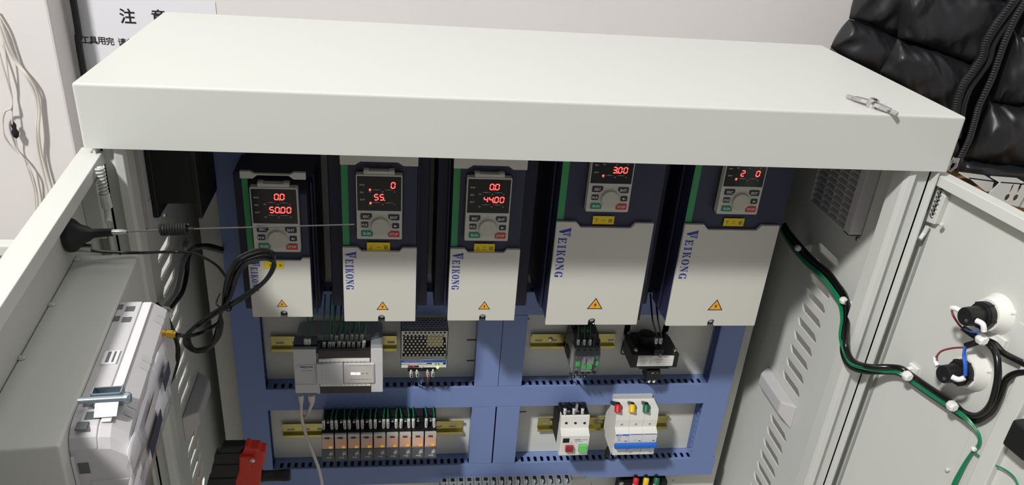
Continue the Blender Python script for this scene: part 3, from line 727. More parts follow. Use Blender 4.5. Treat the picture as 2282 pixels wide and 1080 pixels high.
# communication module on the left
m = MB(); zl0 = pz(230,885).z
m.prism([(yF,zt-0.0005),(yF,zl0+0.001),(yF-0.0015,zl0),(yF+0.001,zbm),(yF+0.03,zbm),(yF+0.03,zt-0.0005)], xa, xb-0.0008, 'x'); m.build('module_cover', 'plc', plc, bevel=0.0008)
m = MB(); m.prism([(yF+0.001,zt),(yF+0.006,zt+0.0045),(yF+0.032,zt+0.0045),(yF+0.032,zt-0.006),(yF+0.001,zt-0.006)], xa, xb, 'x'); m.build('module_top', 'gmid', plc, bevel=0.0006)
c = at(*PX(232,395), Z=zt+0.0046); m = MB(); m.box(c.x-0.018, c.x+0.018, c.y-0.0025, c.y+0.0025, zt+0.0044, zt+0.0048); m.build('plug_slot', 'blackm', plc)
m = MB(); p = pz(232,665); m.box(p.x-0.0135,p.x+0.0135,yF-0.0008,yF,p.z-0.0042,p.z+0.0042); nb = m.build('name_plate','plc',plc, bevel=0.0002)
m = MB(); m.text('WECON', p.x+0.001, p.z+0.0002, 0.0052, yF-0.0010, bold=True, sx=1.0); m.text('LX5V-1412MT', p.x+0.002, pz(232,712).z, 0.0022, yF-0.0003, sx=1.2); m.build('printing','ink',nb)
# terminal cover top, label strips, front lids
def slab(name, x0,y0,x1,y1, d0, d1, mt, bev=0.0006, par=plc, smooth=False):
    a = pz(x0,y1); b = pz(x1,y0); m = MB(); m.box(a.x, b.x, d0, d1, a.z, b.z); return m.build(name, mt, par, bevel=bev)
xt0, xt1 = pz(388,470).x, pz(1060,470).x
zc0, zc1 = pz(700,563).z, pz(700,440).z
m = MB(); m.prism([(yF+0.002,zc0),(yF+0.001,zc1-0.004),(yF+0.002,zc1),(yF+0.0045,zc1),(yF+0.0045,zc0)], xt0, xt1, 'x'); m.build('smoked_terminal_cover', 'plcblk', plc, bevel=0.0006)
m = MB()
for i in range(9):
    xx = xt0+(i+0.6)*(xt1-xt0)/9.3; m.box(xx-0.0028, xx+0.0028, yF+0.007, yF+0.030, zc1-0.012, zc1-0.007)
m.build('terminal_screw_row', 'blackm', plc, kind='stuff')
slab('label_strip', 400, 563, 1045, 606, yF-0.0005, yF+0.006, 'mcbw', 0.0003)
slab('label_strip', 420, 868, 1058, 912, yF-0.0005, yF+0.006, 'mcbw', 0.0003)
lt = MB()
for i in range(11):
    a = pz(440+i*54, 592); lt.text('X%d' % i, a.x, a.z-0.0006, 0.0024, yF-0.0007)
    a = pz(455+i*54, 888); lt.text('Y%d' % i, a.x, a.z, 0.0024, yF-0.0007)
slab('front_lid', 380, 612, 708, 866, yF-0.0035, yF+0.006, 'plc', 0.0012)
q = MB(); 
for r_ in range(5):
    for c_ in range(5):
        a = pz(440+c_*48, 690+r_*30); q.box(a.x-0.0012,a.x+0.0012,yF-0.0039,yF-0.0034,a.z-0.0005,a.z+0.0005)
q.build('lid_dimples','plc',plc, kind='stuff')
fr = slab('indicator_lid', 722, 612, 1104, 860, yF-0.0028, yF+0.006, 'plc', 0.001)
ww = slab('indicator_window', 740, 622, 1092, 855, yF-0.0033, yF-0.0027, 'clear', 0.0002)
for x0_, x1_ in ((808,862),(872,926)):
    a = pz(x0_,748); b = pz(x1_,722); MB().box(a.x,b.x,yF-0.0036,yF-0.0033,a.z,b.z).build('lit_indicator','cwhite',ww)
for i in range(8):
    a = pz(806+i*34, 632); lt.box(a.x-0.0013,a.x+0.0013,yF-0.0035,yF-0.0034,a.z-0.0003,a.z+0.0003)
    a = pz(815+i*33, 808); lt.box(a.x-0.0013,a.x+0.0013,yF-0.0035,yF-0.0034,a.z-0.0003,a.z+0.0003)
for xx in (956, 1014): a = pz(xx,732); lt.text('RUN' if xx<1000 else 'ERR', a.x, a.z, 0.0022, yF-0.0035)
lt.build('printing', 'ink', fr)
# white right block
xr0 = pz(1062,700).x
m = MB(); m.prism([(yF,zt),(yF-0.001,pz(1100,600).z),(yF,zbm+0.001),(yF+0.03,zbm+0.001),(yF+0.03,zt)], xr0, xc, 'x'); m.build('end_cover', 'plc', plc, bevel=0.0008)
m = MB(); m.prism([(yF+0.001,zt),(yF+0.006,zt+0.0045),(yF+0.032,zt+0.0045),(yF+0.032,zt-0.006),(yF+0.001,zt-0.006)], xr0, xc, 'x'); m.build('end_top', 'gmid', plc, bevel=0.0006)
slab('lower_terminal_cover', 415, 905, 1068, 1012, yF+0.002, yF+0.012, 'plcblk', 0.0006)
a = pz(385,1012); b = pz(415,880); MB().box(a.x,b.x-0.0005,yF+0.001,yF+0.02,a.z,b.z).build('cover_edge','plc',plc,bevel=0.0004)
m = MB(); m.box(xa+0.004, xc-0.003, yF+0.034, YP-0.009, zt-0.001, zt+0.0035); m.build('rear_step','plcdk',plc,bevel=0.0008)
# wires with numbered sleeves
def zz(x,y,Y): return at(*PX(x,y), Y=Y)
for (tx_, ty_, bx_, by_) in ((252,45,235,400),(318,45,275,398)):
    Yw = yF+0.007
    b0 = zz(bx_,by_,Yw); f1 = zz(bx_,305,Yw-0.0); top = zz(tx_,ty_,Yw-0.01)
    wire_thing('%s of two dark green wires plugged into the left controller module' % ('left' if bx_ < 250 else 'right'), 'wires into the left controller module',
      [top+Vector((0,0.04,0.02)), top+Vector((0,0.01,0)), (top+f1)/2+Vector((0.0008,0,-0.001)), f1, b0], 0.0011, 'wgreen', (f1, b0), 0.0030)
lows = [(465,345,432),(533,345,432),(585,345,430),(655,335,430),(714,342,428),(782,340,428),(838,342,428),(903,340,424),(968,328,424)]
ups = [(563,248,350),(620,260,360),(692,245,350),(758,250,345),(815,243,345),(872,245,340),(940,245,345)]
k = 0
for rowi, (lst, dY) in enumerate(((lows,0.014),(ups,0.024))):
    wi = 0
    for (bx_, ty_, by_) in lst:
        Yw = yF+dY; f1 = zz(bx_+rnd.uniform(0,14),ty_,Yw); b0 = zz(bx_-3,by_,Yw); 
        topx = {0: bx_+rnd.uniform(0,30), 1: bx_+rnd.uniform(20,60)}[rowi]
        if bx_ > 680: topx = bx_+rnd.uniform(10,70)
        top = zz(topx, 60 if bx_ > 600 else 15, Yw-0.012)
        wi += 1; wire_thing('white-sleeved green wire, %s from the left in the %s row above the controller' % (ORD[wi-1], 'front' if rowi==0 else 'back'), 'wires into the controller top terminals',
          [top+Vector((0,0.03,0.02)), top, (top+f1)/2+Vector((rnd.uniform(-.0015,.0015),-0.001,0)), f1, b0], 0.0010, 'wgreen', (f1, b0), 0.0027)
# two white cables below it
def plug(label, px, pyt, pyb, pts, rr):
    p0 = at(px, pyt, Y=yF+0.012); 
    t = thing('data_cable', label, 'cable', tuple(p0), None)
    p1 = at(px+1, pyb, Y=yF+0.010)
    q = MB(); d = p1-p0; L = d.length; q.lathe(p0, d, [(0,rr),(L*0.45,rr*0.95),(L*0.5,rr*0.8),(L*0.55,rr*0.85),(L*0.62,rr*0.72),(L*0.7,rr*0.78),(L*0.78,rr*0.62),(L,rr*0.45)], 14)
    q.build('plug', 'wwhite', t, smooth=True)
    MB().tube([p1-d*0.2]+[at(x,y,Y=Y) for x,y,Y in pts], 0.0028 if rr>0.005 else 0.0027, 10, 8).build('cable_sheath', 'wwhite', t, smooth=True)
plug('long white cable hanging from the controller down past the relays', 670.5, 880, 902, [(671,915,.222),(673,935,.222),(682,968,.215),(696,1005,.205),(709,1040,.20),(716,1068,.20),(719,1095,.20)], 0.0048)
plug('short white cable with ribbed plug curling back under the controller', 694, 879, 903, [(690,912,.224),(686,922,.235),(681,930,.262),(676,926,.29)], 0.0062)

# ------------------------------------------------------------------ power supply
QX = lambda x, y: (870+x/6.355, 700+y/6.355)
yS = 0.229
def qz(x,y,Y=yS): return at(*QX(x,y),Y=Y)
psu = thing('power_supply', 'perforated metal box power supply with blue striped label and glowing green lamp', 'power supply', (0.374, YP-0.008, -0.51))
sx0, sx1 = 0.3362, 0.4112; szt = qz(480,228).z; szb = qz(480,640).z; szl = qz(480,752).z
hs = []
for r_ in range(9):
    for c_ in range(12):
        cx_ = (190 if r_%2 else 218)+c_*55.2 - r_*0.0; cy_ = 262+r_*39.3 - c_*0.3
        if cx_ > 790: continue
        a = qz(cx_,cy_); hs.append(circ(a.x,a.z,0.00185,8,0.0019))
m = MB(); m.plate([(sx0,szb),(sx1,szb),(sx1,szt),(sx0,szt)], hs, yS, yS+0.001, 'y'); m.build('perforated_front','alu',psu)
hs = []
for r_ in range(6):
    for c_ in range(13):
        cx_ = sx0+0.005+(0.003 if r_%2 else 0)+c_*0.00595; cy_ = yS+0.006+r_*0.0062
        if cx_ < sx1-0.003: hs.append(circ(cx_,cy_,0.0018,8,0.002))
m = MB(); m.plate([(sx0,yS),(sx1,yS),(sx1,yS+0.042),(sx0,yS+0.042)], hs, szt-0.001, szt, 'z'); m.build('perforated_top','alu',psu)
m = MB(); m.box(sx0,sx0+0.001,yS,yS+0.05,szl,szt); m.box(sx1-0.001,sx1,yS,yS+0.05,szl,szt); m.box(sx0,sx1,yS+0.05,YP-0.009,szl+0.004,szt-0.002); m.build('case','alu',psu)
m = MB(); m.box(sx0+0.004,sx1-0.002,yS+0.042,yS+0.055,szt-0.004,szt+0.006); m.build('rear_flange','alu',psu)
m = MB(); m.box(sx0+0.003,sx1-0.003,yS+0.010,yS+0.045,szb,szt-0.008); m.build('inner_board','blackm',psu)
a = qz(515,470); b = qz(752,275); m = MB(); m.box(a.x,b.x,yS+0.0022,yS+0.008,a.z,b.z); m.build('transformer_tape','coil',psu,bevel=0.001)
m = MB(); m.box(sx0,sx1,yS,yS+0.001,szl,szb); m.build('label_face','mcbw',psu)
a = qz(155,683); b = qz(798,645); m = MB(); m.box(sx0+0.0004,sx1-0.002,yS-0.0002,yS,a.z,b.z); lb = m.build('blue_band','mcblue',psu)
m = MB(); m.text('INPUT 220V  L  N   OUTPUT 24V  2.5A', (sx0+sx1)/2-0.012, szl+0.0065, 0.0030, yS-0.0003); m.text('C E', sx1-0.016, szl+0.0065, 0.005, yS-0.0003, bold=True); 
a = qz(765,695); m.box(a.x-0.0022,a.x+0.0022,yS-0.0003,yS-0.0002,a.z-0.0018,a.z+0.0018); a=qz(550,695); m.box(a.x-0.004,a.x+0.004,yS-0.0003,yS-0.0002,a.z-0.0008,a.z+0.0012)
m.build('label_print','ink',psu)
m = MB(); m.text('CHNT POWER SUPPLY', sx0+0.022, (qz(155,683).z+qz(155,645).z)/2, 0.0030, yS-0.0003); m.build('band_print','white',psu)
a = qz(248,752); b = qz(330,722); MB().box(a.x,b.x,yS-0.0003,yS,a.z,b.z).build('red_mark','dkred',psu)
a = qz(335,748); b = qz(402,724); MB().box(a.x,b.x,yS-0.0003,yS,a.z,b.z).build('black_mark','ink',psu)
m = MB(); a = qz(245,830); b = qz(650,757); m.box(a.x,b.x,yS+0.004,yS+0.02,a.z,b.z-0.0002); m.build('terminal_strip','blackm',psu,bevel=0.0005)
m = MB(); a = qz(668,750); m.lathe((a.x,yS+0.002,a.z),(0,-1,0),[(0,0.0021),(0.003,0.0021),(0.0045,0.001)],12); m.build('lamp','cgreenled',psu,smooth=True)
m = MB(); a = qz(445,735); m.lathe((a.x,yS,a.z),(0,-1,0),[(0,0.0026),(0.0015,0.0024)],12); m.build('trimmer','cover',psu,smooth=True)
p = at(*QX(770,75),Y=yS+0.045); m = MB(); m.lathe(p,(0,-1,0),[(0,0.0032),(0.002,0.003),(0.003,0.0015)],12); m.build('screw','steel',psu,smooth=True)
for (x0_,y0_,x1_,y1_,mt,ex) in ((290,770,297,888,'blacks',(318,985)),(370,770,388,885,'wgreen',(420,985)),(520,762,536,880,'worange',(515,985)),(602,760,602,880,'wgreen',(607,985))):
    Yw = yS+0.006; a = at(*QX(x0_,y0_),Y=Yw); b = at(*QX(x1_,y1_),Y=Yw); e = at(*QX(*ex),Y=YD+0.012)
    col = {'blacks':'black','wgreen':'green','worange':'orange'}[mt]
    nm = {290:'black wire, first from the left under the perforated power supply',370:'green wire, second from the left under the perforated power supply',520:'orange wire under the perforated power supply',602:'green wire below the green lamp of the power supply'}[x0_]
    wire_thing(nm, 'wires under the power supply', [e+Vector((0,0.004,-0.006)), e, b, (a+b)/2, a], 0.0015, mt, (b,a), 0.0026 if mt!='worange' else 0.0024)

# ------------------------------------------------------------------ relays
RX = lambda x, y: (700+x/6, 900+y/6)
yR = 0.208
rz = lambda x,y,Y=yR: at(*RX(x,y),Y=Y)
ordn = ['leftmost','second from the left','third from the left','fourth from the left','middle one','fourth from right','third from right','second from right','rightmost']
xL_ = (at(*RX(100,410),Y=.215).x+at(*RX(95,765),Y=.205).x)/2+0.0004; xR_ = at(*RX(1640,600),Y=.21).x
pit = (xR_-xL_)/9
zR_top = rz(1100,385,0.212).z; zR_mid = rz(1100,580,0.208).z; zR_bot = rz(1000,742,0.206).z
zS_top = at(870,919,Y=0.268).z; zF1 = at(870,933,Y=0.228).z; zF0 = at(870,953,Y=0.226).z
for i in range(9):
    x0 = xL_+i*pit; x1 = x0+pit-0.0006
    t = thing('plug_in_relay', 'amber windowed relay on black socket, %s of nine' % ordn[i], 'relay', ((x0+x1)/2, YP-0.008, zR_bot), 'row of nine relays')
    m = MB(); ysk = 0.232
    m.box(x0, x1, ysk+0.026, YP-0.008, zR_bot+0.01, zS_top)
    m.box(x0, x1, yR+0.007, YP-0.008, zR_bot+0.006, zR_top-0.0005); m.box(x0, x1, ysk, YP-0.008, zR_bot+0.006, zR_top+0.008)
    m.box(x0+0.001, x1-0.001, ysk+0.010, ysk+0.030, zR_top+0.006, zF1-0.004)
    m.build('socket', 'blackm', t, bevel=0.0006)
    m = MB(); m.prism([(yR+0.003,zR_top),(yR,zR_mid+0.002),(yR,zR_mid),(yR+0.0075,zR_mid),(yR+0.0075,zR_top)], x0+0.0008, x1-0.0008, 'x'); bd = m.build('relay_case', 'clear', t, bevel=0.0006)
    w_ = x1-x0
    m = MB(); m.prism([(yR+0.0014,zR_top-0.0065),(yR-0.0012,zR_mid+0.0035),(yR+0.004,zR_mid+0.0035),(yR+0.004,zR_top-0.0065)], x0+0.0014, x1-0.0016, 'x'); m.build('amber_window','amber',bd,bevel=0.0003)
    m = MB(); zc = zR_top-0.0058; m.box(x0+w_*0.30,x0+w_*0.66,yR+0.0004,yR+0.003,zc-0.0014,zc+0.0006); m.build('clip_slot','dkred' if False else 'brown',bd)
    m = MB(); m.box(x0+w_*0.58,x0+w_*0.84,yR-0.0016,yR+0.001,zR_mid+0.0025,zR_mid+0.0068); m.build('indicator','amberlt',bd)
    m = MB(); m.prism([(yR-0.0012,zR_mid+0.0005),(yR-0.0028,zR_bot+0.003),(yR-0.001,zR_bot),(ysk+0.004,zR_bot),(ysk+0.004,zR_mid+0.0005)], x0+0.0002, x1-0.0002, 'x'); cl = m.build('retaining_clip','gdark',t,bevel=0.0007)
    m = MB(); yc = yR-0.0030
    for (fx,fz,hw,hh,dz) in ((0.78,0.80,0.10,0.0007,0),(0.74,0.68,0.14,0.0010,0),(0.74,0.60,0.13,0.0010,0),(0.66,0.49,0.10,0.0004,0),(0.56,0.34,0.20,0.0007,0),(0.66,0.26,0.06,0.0003,0)):
        zz_ = zR_bot+(zR_mid-zR_bot)*fz; yy = yR-0.0015-0.0014*(1-fz)-0.0004
        m.box(x0+w_*(fx-hw),x0+w_*(fx+hw),yy,yy+0.0005,zz_-hh,zz_+hh)
    m.build('clip_print','hmi',cl)
    # terminal screws
    zs = zF0+0.003; 
    for fx in (0.14,0.50,0.86):
        z_ = zs if fx != 0.5 else zs+0.009
        if i == 7 and fx > .8: continue
        m = MB(); m.lathe((x0+w_*fx,ysk+0.002,z_-0.0035 if fx!=0.5 else z_),(0,-1,0),[(0,0.0024),(0.006,0.0024),(0.007,0.0012)],10); m.build('terminal_screw','steel',t,smooth=True)
    for s_, fx in (('first',0.14),('second',0.80)):
        if i == 7 and fx > 0.5: continue
        Yw = ysk+0.004
        bx = x0+w_*fx; f0 = Vector((bx,0.226,zF0)); f1 = Vector((bx+rnd.uniform(-.0008,.0008),0.228,zF1)); tp = Vector((bx+rnd.uniform(-.004,.004),Yw+0.012,zR_top+0.052))
        wire_thing('green wire with white sleeve, %s terminal of the %s relay' % ('left' if s_=='first' else 'right', ordn[i].replace(' one','')), 'wires on the relay sockets', [Vector((tp.x,0.286,d1b+0.010)),Vector((tp.x,0.284,d1b-0.002)),f1+Vector((0,0.004,0.006)),f1,f0], 0.0011, 'wgreen2', (f1,f0), 0.0026)

# ------------------------------------------------------------------ contactor
KX = lambda x, y: (1240+x/6.75, 710+y/6.75)
def kz(x,y,Y): return at(*KX(x,y),Y=Y)
yK_ = 0.216
kx0 = (kz(280,465,yK_).x+kz(245,860,yK_).x)/2; kx1 = (kz(665,465,yK_).x+kz(630,850,yK_).x)/2
kzt = kz(470,465,yK_).z; kzb = kz(440,858,yK_).z; kzs = kz(470,545,yK_).z
t = thing('contactor', 'dark grey contactor with bright green contact blocks and three white sleeved wires', 'contactor', ((kx0+kx1)/2, YP-0.008, kzb))
m = MB(); m.prism([(yK_+0.0,kzs),(yK_+0.006,kzt),(yK_+0.016,kzt+0.003),(yK_+0.026,kzt+0.014),(YP-0.009,kzt+0.018),(YP-0.009,kzb+0.004),(yK_+0.02,kzb),(yK_+0.004,kzb),(yK_,kzb+0.010)], kx0, kx1, 'x'); body = m.build('contactor_body','gdark',t,bevel=0.0008)
m = MB(); m.box(kx0-0.0008,kx0+0.0002,yK_+0.004,yK_+0.022,kzb+0.006,kzt-0.0); m.build('side_label','alu',t)
w_ = kx1-kx0
for i in range(4):
    xx = kx0+w_*(0.15+0.235*i)
    m = MB(); m.lathe((xx,yK_+0.0045,(kzs+kzt)/2+0.0008),(0,-1,0),[(0,0.0028),(0.0008,0.0028),(0.0009,0.002)],14); m.build('screw_hole','blackm',t)
    m = MB(); m.lathe((xx,yK_+0.0022,kzb+0.0075),(0,-1,0),[(0,0.0027),(0.0026,0.0027),(0.0027,0.002)],14); m.build('screw_hole','blackm',t)
    m = MB(); m.box(xx+w_*0.10,xx+w_*0.12,yK_+0.008,yK_+0.03,kzt,kzt+0.011); m.build('barrier','gdark',t)
a = kz(385,540,yK_); 
m = MB(); x0_, x1_ = kx0+w_*0.30, kx0+w_*0.70; m.prism([(yK_-0.004,kzb+0.011),(yK_-0.004,kzs-0.016),(yK_-0.001,kzs-0.002),(yK_+0.006,kzs-0.001),(yK_+0.006,kzb+0.009)], x0_, x1_, 'x'); m.build('front_nose','gmid',t,bevel=0.0006)
zg0, zg1 = kz(320,712,yK_).z, kz(320,645,yK_).z
for x0q,x1q,dy,dz in ((285,355,0,0),(395,450,-0.005,-0.0028),(485,540,-0.005,-0.0028),(567,632,0,0.0008)):
    xa_ = kz(x0q,680,yK_+dy).x; xb_ = kz(x1q,680,yK_+dy).x
    m = MB(); m.box(xa_,xb_,yK_+dy-0.0006,yK_+0.004,zg0+dz,zg1+dz); m.build('green_block','cgreen',t,bevel=0.0004)
for x0q in (395,515):
    xa_ = kz(x0q,600,yK_).x; m = MB(); m.box(xa_,xa_+0.0042,yK_-0.0065,yK_,zg1-0.002,kzs-0.001); m.build('guide_rib','gmid',t,bevel=0.0006)
m = MB(); m.text('AC-3 9A', kx0+w_*0.14, kzs-0.0042, 0.0026, yK_-0.0003); m.text('24V', kx0+w_*0.86, kzs-0.003, 0.0024, yK_-0.0003); m.text('50/60Hz', kx0+w_*0.86, kzs-0.0055, 0.0020, yK_-0.0003); m.text('2T1', kx0+w_*0.12, zg0-0.006, 0.0026, yK_-0.0003); m.build('printing','white',t)
m = MB(); m.box(kx0-0.004,kx0+0.001,yK_+0.034,yK_+0.055,kz(150,560,.25).z-0.004,kz(150,470,.25).z); m.build('coil_terminal','blackm',t,bevel=0.0006)
m = MB(); 
for xq in (400,475): a = kz(xq,240,yK_+0.03); m.box(a.x-0.0035,a.x+0.0035,yK_+0.030,yK_+0.040,kzt+0.012,kzt+0.020)
m.build('carrier','cgreen',t,bevel=0.0004)
m = MB(); m.box(kx0+0.001,kx1-0.012,yK_+0.04,YP-0.010,kzt+0.016,kz(300,110,.25).z); m.build('auxiliary_block','blackm',t,bevel=0.0008)
for xq, nm in ((325,'left'),(415,'middle'),(502,'right')):
    Yw = yK_+0.013; f0 = kz(xq,430,Yw); f1 = kz(xq+5,300,Yw); tp = kz(xq+10,90,Yw-0.004)
    wire_thing('black wire with white numbered sleeve on top of the contactor, %s one of three' % nm, 'three wires on top of the contactor', [tp+Vector((0,.02,.03)),tp,f1,f0], 0.0024, 'blacks', (f1,f0), 0.0027)
for xq, nm in ((265,'left'),(355,'middle'),(440,'right')):
    Yw = yK_+0.006; f0 = kz(xq,845,Yw); f1 = kz(xq,880,Yw); 
    wire_thing('short wire end with white sleeve at the bottom of the contactor, %s one' % nm, 'wire ends under the contactor', [f1+Vector((0,.03,-.012)),f1,f0], 0.0018, 'blacks', (f1,f0), 0.0019, marks=False)
tb_ = thing('cable', 'stray thin black wire drooping from a drive screw onto the contactor', 'cable', tuple(kz(590,90,.18)))
MB().tube([kz(555,70,.150),kz(590,120,.17),kz(612,200,.20),kz(628,290,.215),kz(636,380,.225)],0.0009,6).build('conductor','blacks',tb_,smooth=True)
tb_ = thing('cable', 'thin dark wire curving from the contactor bottom onto the duct lid', 'cable', tuple(kz(225,880,.26)))
MB().tube([kz(225,865,.258),kz(230,910,.258),kz(262,950,.2625),kz(300,965,.264)],0.0009,6).build('conductor','blacks',tb_,smooth=True)

# ------------------------------------------------------------------ control transformer
yT = 0.231
tx0 = (kz(1130,545,yT).x+kz(1125,740,yT).x)/2; tx1 = (kz(1850,530,yT).x+kz(1815,725,yT).x)/2
tzt = kz(1480,535,yT).z; tzb = kz(1480,735,yT).z
t = thing('control_transformer', 'black control transformer with white rating label and round coil', 'transformer', ((tx0+tx1)/2, YP, tzb-0.01))
m = MB(); m.box(tx0,tx1,yT,YP-0.012,tzb,tzt); core = m.build('laminated_core','black',t,bevel=0.0012)
ym0 = kz(1220,560,yT); 
m = MB(); a = kz(1205,715,yT-0.0004); b = kz(1775,548,yT-0.0004); m.prism(rrect(a.x,b.x,a.z+0.0004,b.z-0.0008,0.001,2),yT-0.0004,yT,'y'); lb = m.build('rating_label','mcbw',core)
m = MB(); x_ = a.x; W_ = b.x-a.x; H_ = b.z-a.z
m.text('CHNT', x_+W_*0.10, b.z-H_*0.14, 0.0038, yT-0.0005, bold=True); m.box(x_+W_*0.19,x_+W_*0.40,yT-0.0005,yT-0.0004,b.z-H_*0.15,b.z-H_*0.12)
m.text('NDK-150VA', x_+W_*0.70, b.z-H_*0.13, 0.0036, yT-0.0005, bold=True)
for j,s_ in enumerate(('JBK5 150VA','50-60Hz  IP00','IN 380V','OUT 220V','CLASS B')): m.text(s_, x_+W_*0.16, b.z-H_*(0.34+0.13*j), 0.0021, yT-0.0005)
for j,s_ in enumerate(('PRI 380V 0.4A','SEC 220V','2023.11')): m.text(s_, x_+W_*0.60, b.z-H_*(0.36+0.21*j), 0.0022, yT-0.0005)
for zf in (0.44,0.66,0.86): m.box(x_+W_*0.38,x_+W_*0.97,yT-0.0005,yT-0.0004,b.z-H_*zf-0.0001,b.z-H_*zf+0.0001)
m.box(x_+W_*0.365,x_+W_*0.37,yT-0.0005,yT-0.0004,a.z+H_*0.08,b.z-H_*0.3)
m.build('label_print','ink',lb)
# top: yoke plate, coil, bolts
yb0 = at(*KX(1680,180), Z=tzt).y
m = MB(); m.box(tx0+0.002,tx1-0.002,yT+0.004,yb0,tzt-0.003,tzt+0.0008); m.build('top_plate','black',t,bevel=0.0006)
cx_ = (tx0+tx1)/2; c = at(*KX(1370,330), Z=tzt+0.006)
m = MB(); m.lathe((c.x,c.y+0.008,tzt),(0,0,1),[(0,0.0165),(0.010,0.0165),(0.016,0.014),(0.018,0.010)],28); m.box(c.x-0.022,c.x+0.024,c.y-0.004,c.y+0.022,tzt,tzt+0.004); m.build('coil_winding','blackm',t,smooth=True)
for (xq,yq) in ((1195,475),(1788,470),(1085,215),(1650,213)):
    p = at(*KX(xq,yq), Z=tzt+0.002); m = MB(); m.lathe((p.x,p.y,tzt),(0,0,1),[(0,0.0042),(0.002,0.0042),(0.0021,0.0032),(0.005,0.003),(0.0055,0.0015)],12); m.build('clamp_bolt','steel',t,smooth=True)
for xq, s_ in ((1060,1),(1640,1)):
    a = at(*KX(xq,200), Z=tzt+0.002); m = MB(); m.box(a.x-0.0055,a.x+0.0055,a.y+0.002,YP,tzt-0.004,tzt+0.016); m.build('mounting_bracket','blackm',t,bevel=0.001)
a = kz(985,380,.285); b = kz(1000,520,.285)
m = MB(); m.tube([kz(1010,330,.29),kz(975,480,.29),kz(980,525,.29),kz(1025,530,.29)],0.0012,6,4); m.build('wire_guard','blackm',t,smooth=True)
m = MB(); a = kz(1540,548,yT-0.002); m.box(kz(1468,480,yT).x,kz(1610,480,yT).x,yT-0.002,yT+0.012,tzt-0.0015,tzt+0.011); tbk = m.build('upper_terminal','gdark' if False else 'black',t,bevel=0.0006)
for xq in (1500,1572): a = kz(xq,478,yT-0.002); MB().lathe((a.x,yT-0.002,tzt+0.006),(0,-1,0),[(0,0.0026),(0.0003,0.0024)],12).build('terminal_hole','blackm',tbk)
a0 = kz(1350,790,.238); m = MB(); m.box(kz(1230,760,.24).x,kz(1675,760,.24).x,0.236,0.27,tzb-0.006,tzb); m.build('bottom_flange','blackm',t,bevel=0.0008)
xl_, xr_ = kz(1345,850,.24).x, kz(1545,850,.24).x; m = MB(); m.box(xl_,xr_,0.236,0.262,kz(1450,925,.236).z,kz(1450,785,.236).z); tbl = m.build('lower_terminal','black',t,bevel=0.0008)
m = MB(); p = kz(1448,815,.236); m.text('220', p.x, p.z, 0.0032, .2357); p = kz(1515,815,.236); m.text('0', p.x, p.z, 0.0032, .2357); p = kz(1490,537,yT); m.text('0', p.x, p.z+0.001, 0.003, yT-0.0022); p = kz(1558,537,yT); m.text('380', p.x, p.z+0.001, 0.003, yT-0.0022); m.build('terminal_print','white',tbl)
for i,(xq,ty) in enumerate(((1500,1445),(1565,1525))):
    Yw = yT+0.006; f0 = kz(xq-4,370,Yw); f1 = kz(xq+8,285,Yw); tp = kz(ty,0,Yw-0.02)
    wire_thing('black wire with striped white sleeve entering the transformer top, %s of two' % ('left' if i==0 else 'right'), 'two wires into the transformer', [tp+Vector((0,.03,.03)),tp,(tp+f1)/2+Vector((.001,0,0)),f1,f0,f0+Vector((0,0,-.006))], 0.0016, 'blacks', (f1,f0), 0.0028)
for i,xq in enumerate((1385,1458)):
    f0 = kz(xq+22,905,.240); f1 = kz(xq,955,.240)
    wire_thing('white sleeved wire end under the transformer, %s of two' % ('left' if i==0 else 'right'), 'wire ends under the transformer', [kz(xq-40,965,.27),f1+Vector((0,0.008,0.0)),f1,f0], 0.0016, 'blacks', (f1,f0), 0.0024, marks=False)
tb_ = thing('cable', 'thin black wire looping from a duct slot to the transformer terminal', 'cable', tuple(kz(1300,905,.262)))
MB().tube([kz(1250,945,.278),kz(1262,915,.262),kz(1310,905,.256),kz(1360,930,.250),kz(1385,948,.244)],0.0009,6).build('conductor','blacks',tb_,smooth=True)

# ------------------------------------------------------------------ motor breaker
SX = lambda x, y: (1180+x/5.4, 880+y/5.4)
def sz(x,y,Y): return at(*SX(x,y),Y=Y)
yM = 0.212; yM2 = 0.226
mx0 = (sz(393,490,yM).x+sz(368,738,yM).x+sz(365,262,yM2).x)/3; mx1 = (sz(742,480,yM).x+sz(710,728,yM).x+sz(700,258,yM2).x)/3
z_t = sz(530,262,yM2).z; z_s = sz(530,395,yM2).z; z_m = sz(560,488,yM).z; z_b = sz(540,733,yM).z
t = thing('motor_breaker', 'white motor protection breaker with red and light green push buttons', 'breaker', ((mx0+mx1)/2, YP-0.008, z_b))
m = MB(); m.prism([(yM2+0.003,z_t),(yM2,z_s),(yM,z_m),(yM,z_b+0.003),(yM+0.002,z_b),(yM+0.03,z_b),(yM+0.03,z_t)], mx0, mx1, 'x'); mb_ = m.build('front_case','mcbw',t,bevel=0.0009)
m = MB(); m.box(mx0+0.0008,mx1-0.0008,yM+0.028,YP-0.009,z_b+0.002,z_t-0.006); m.build('rear_case','blackm',t,bevel=0.0008)
m = MB(); zz0 = z_t-0.002; m.box(mx0-0.002,mx1-0.002,yM2+0.014,yM2+0.045,zz0-0.02,sz(500,115,yM2+0.045).z); m.box(mx0+0.001,mx1-0.001,yM2+0.006,yM2+0.04,zz0-0.012,zz0+0.004); m.build('terminal_block','blackm',t,bevel=0.0008)
for xq in (440,550,660):
    p = sz(xq,335,yM2+0.001); MB().lathe((p.x,yM2+0.0016,p.z),(0,-1,0),[(0,0.0031),(0.0007,0.0031),(0.0008,0.0024)],16).build('screw_hole','mcbw',mb_,smooth=True)
    p = sz(xq+1,333,yM2+0.001); MB().lathe((p.x,yM2+0.0006,p.z+0.0003),(0,-1,0),[(0,0.0024),(0.0008,0.0023)],12).build('screw_shadow','steel' if False else 'blackm',mb_)
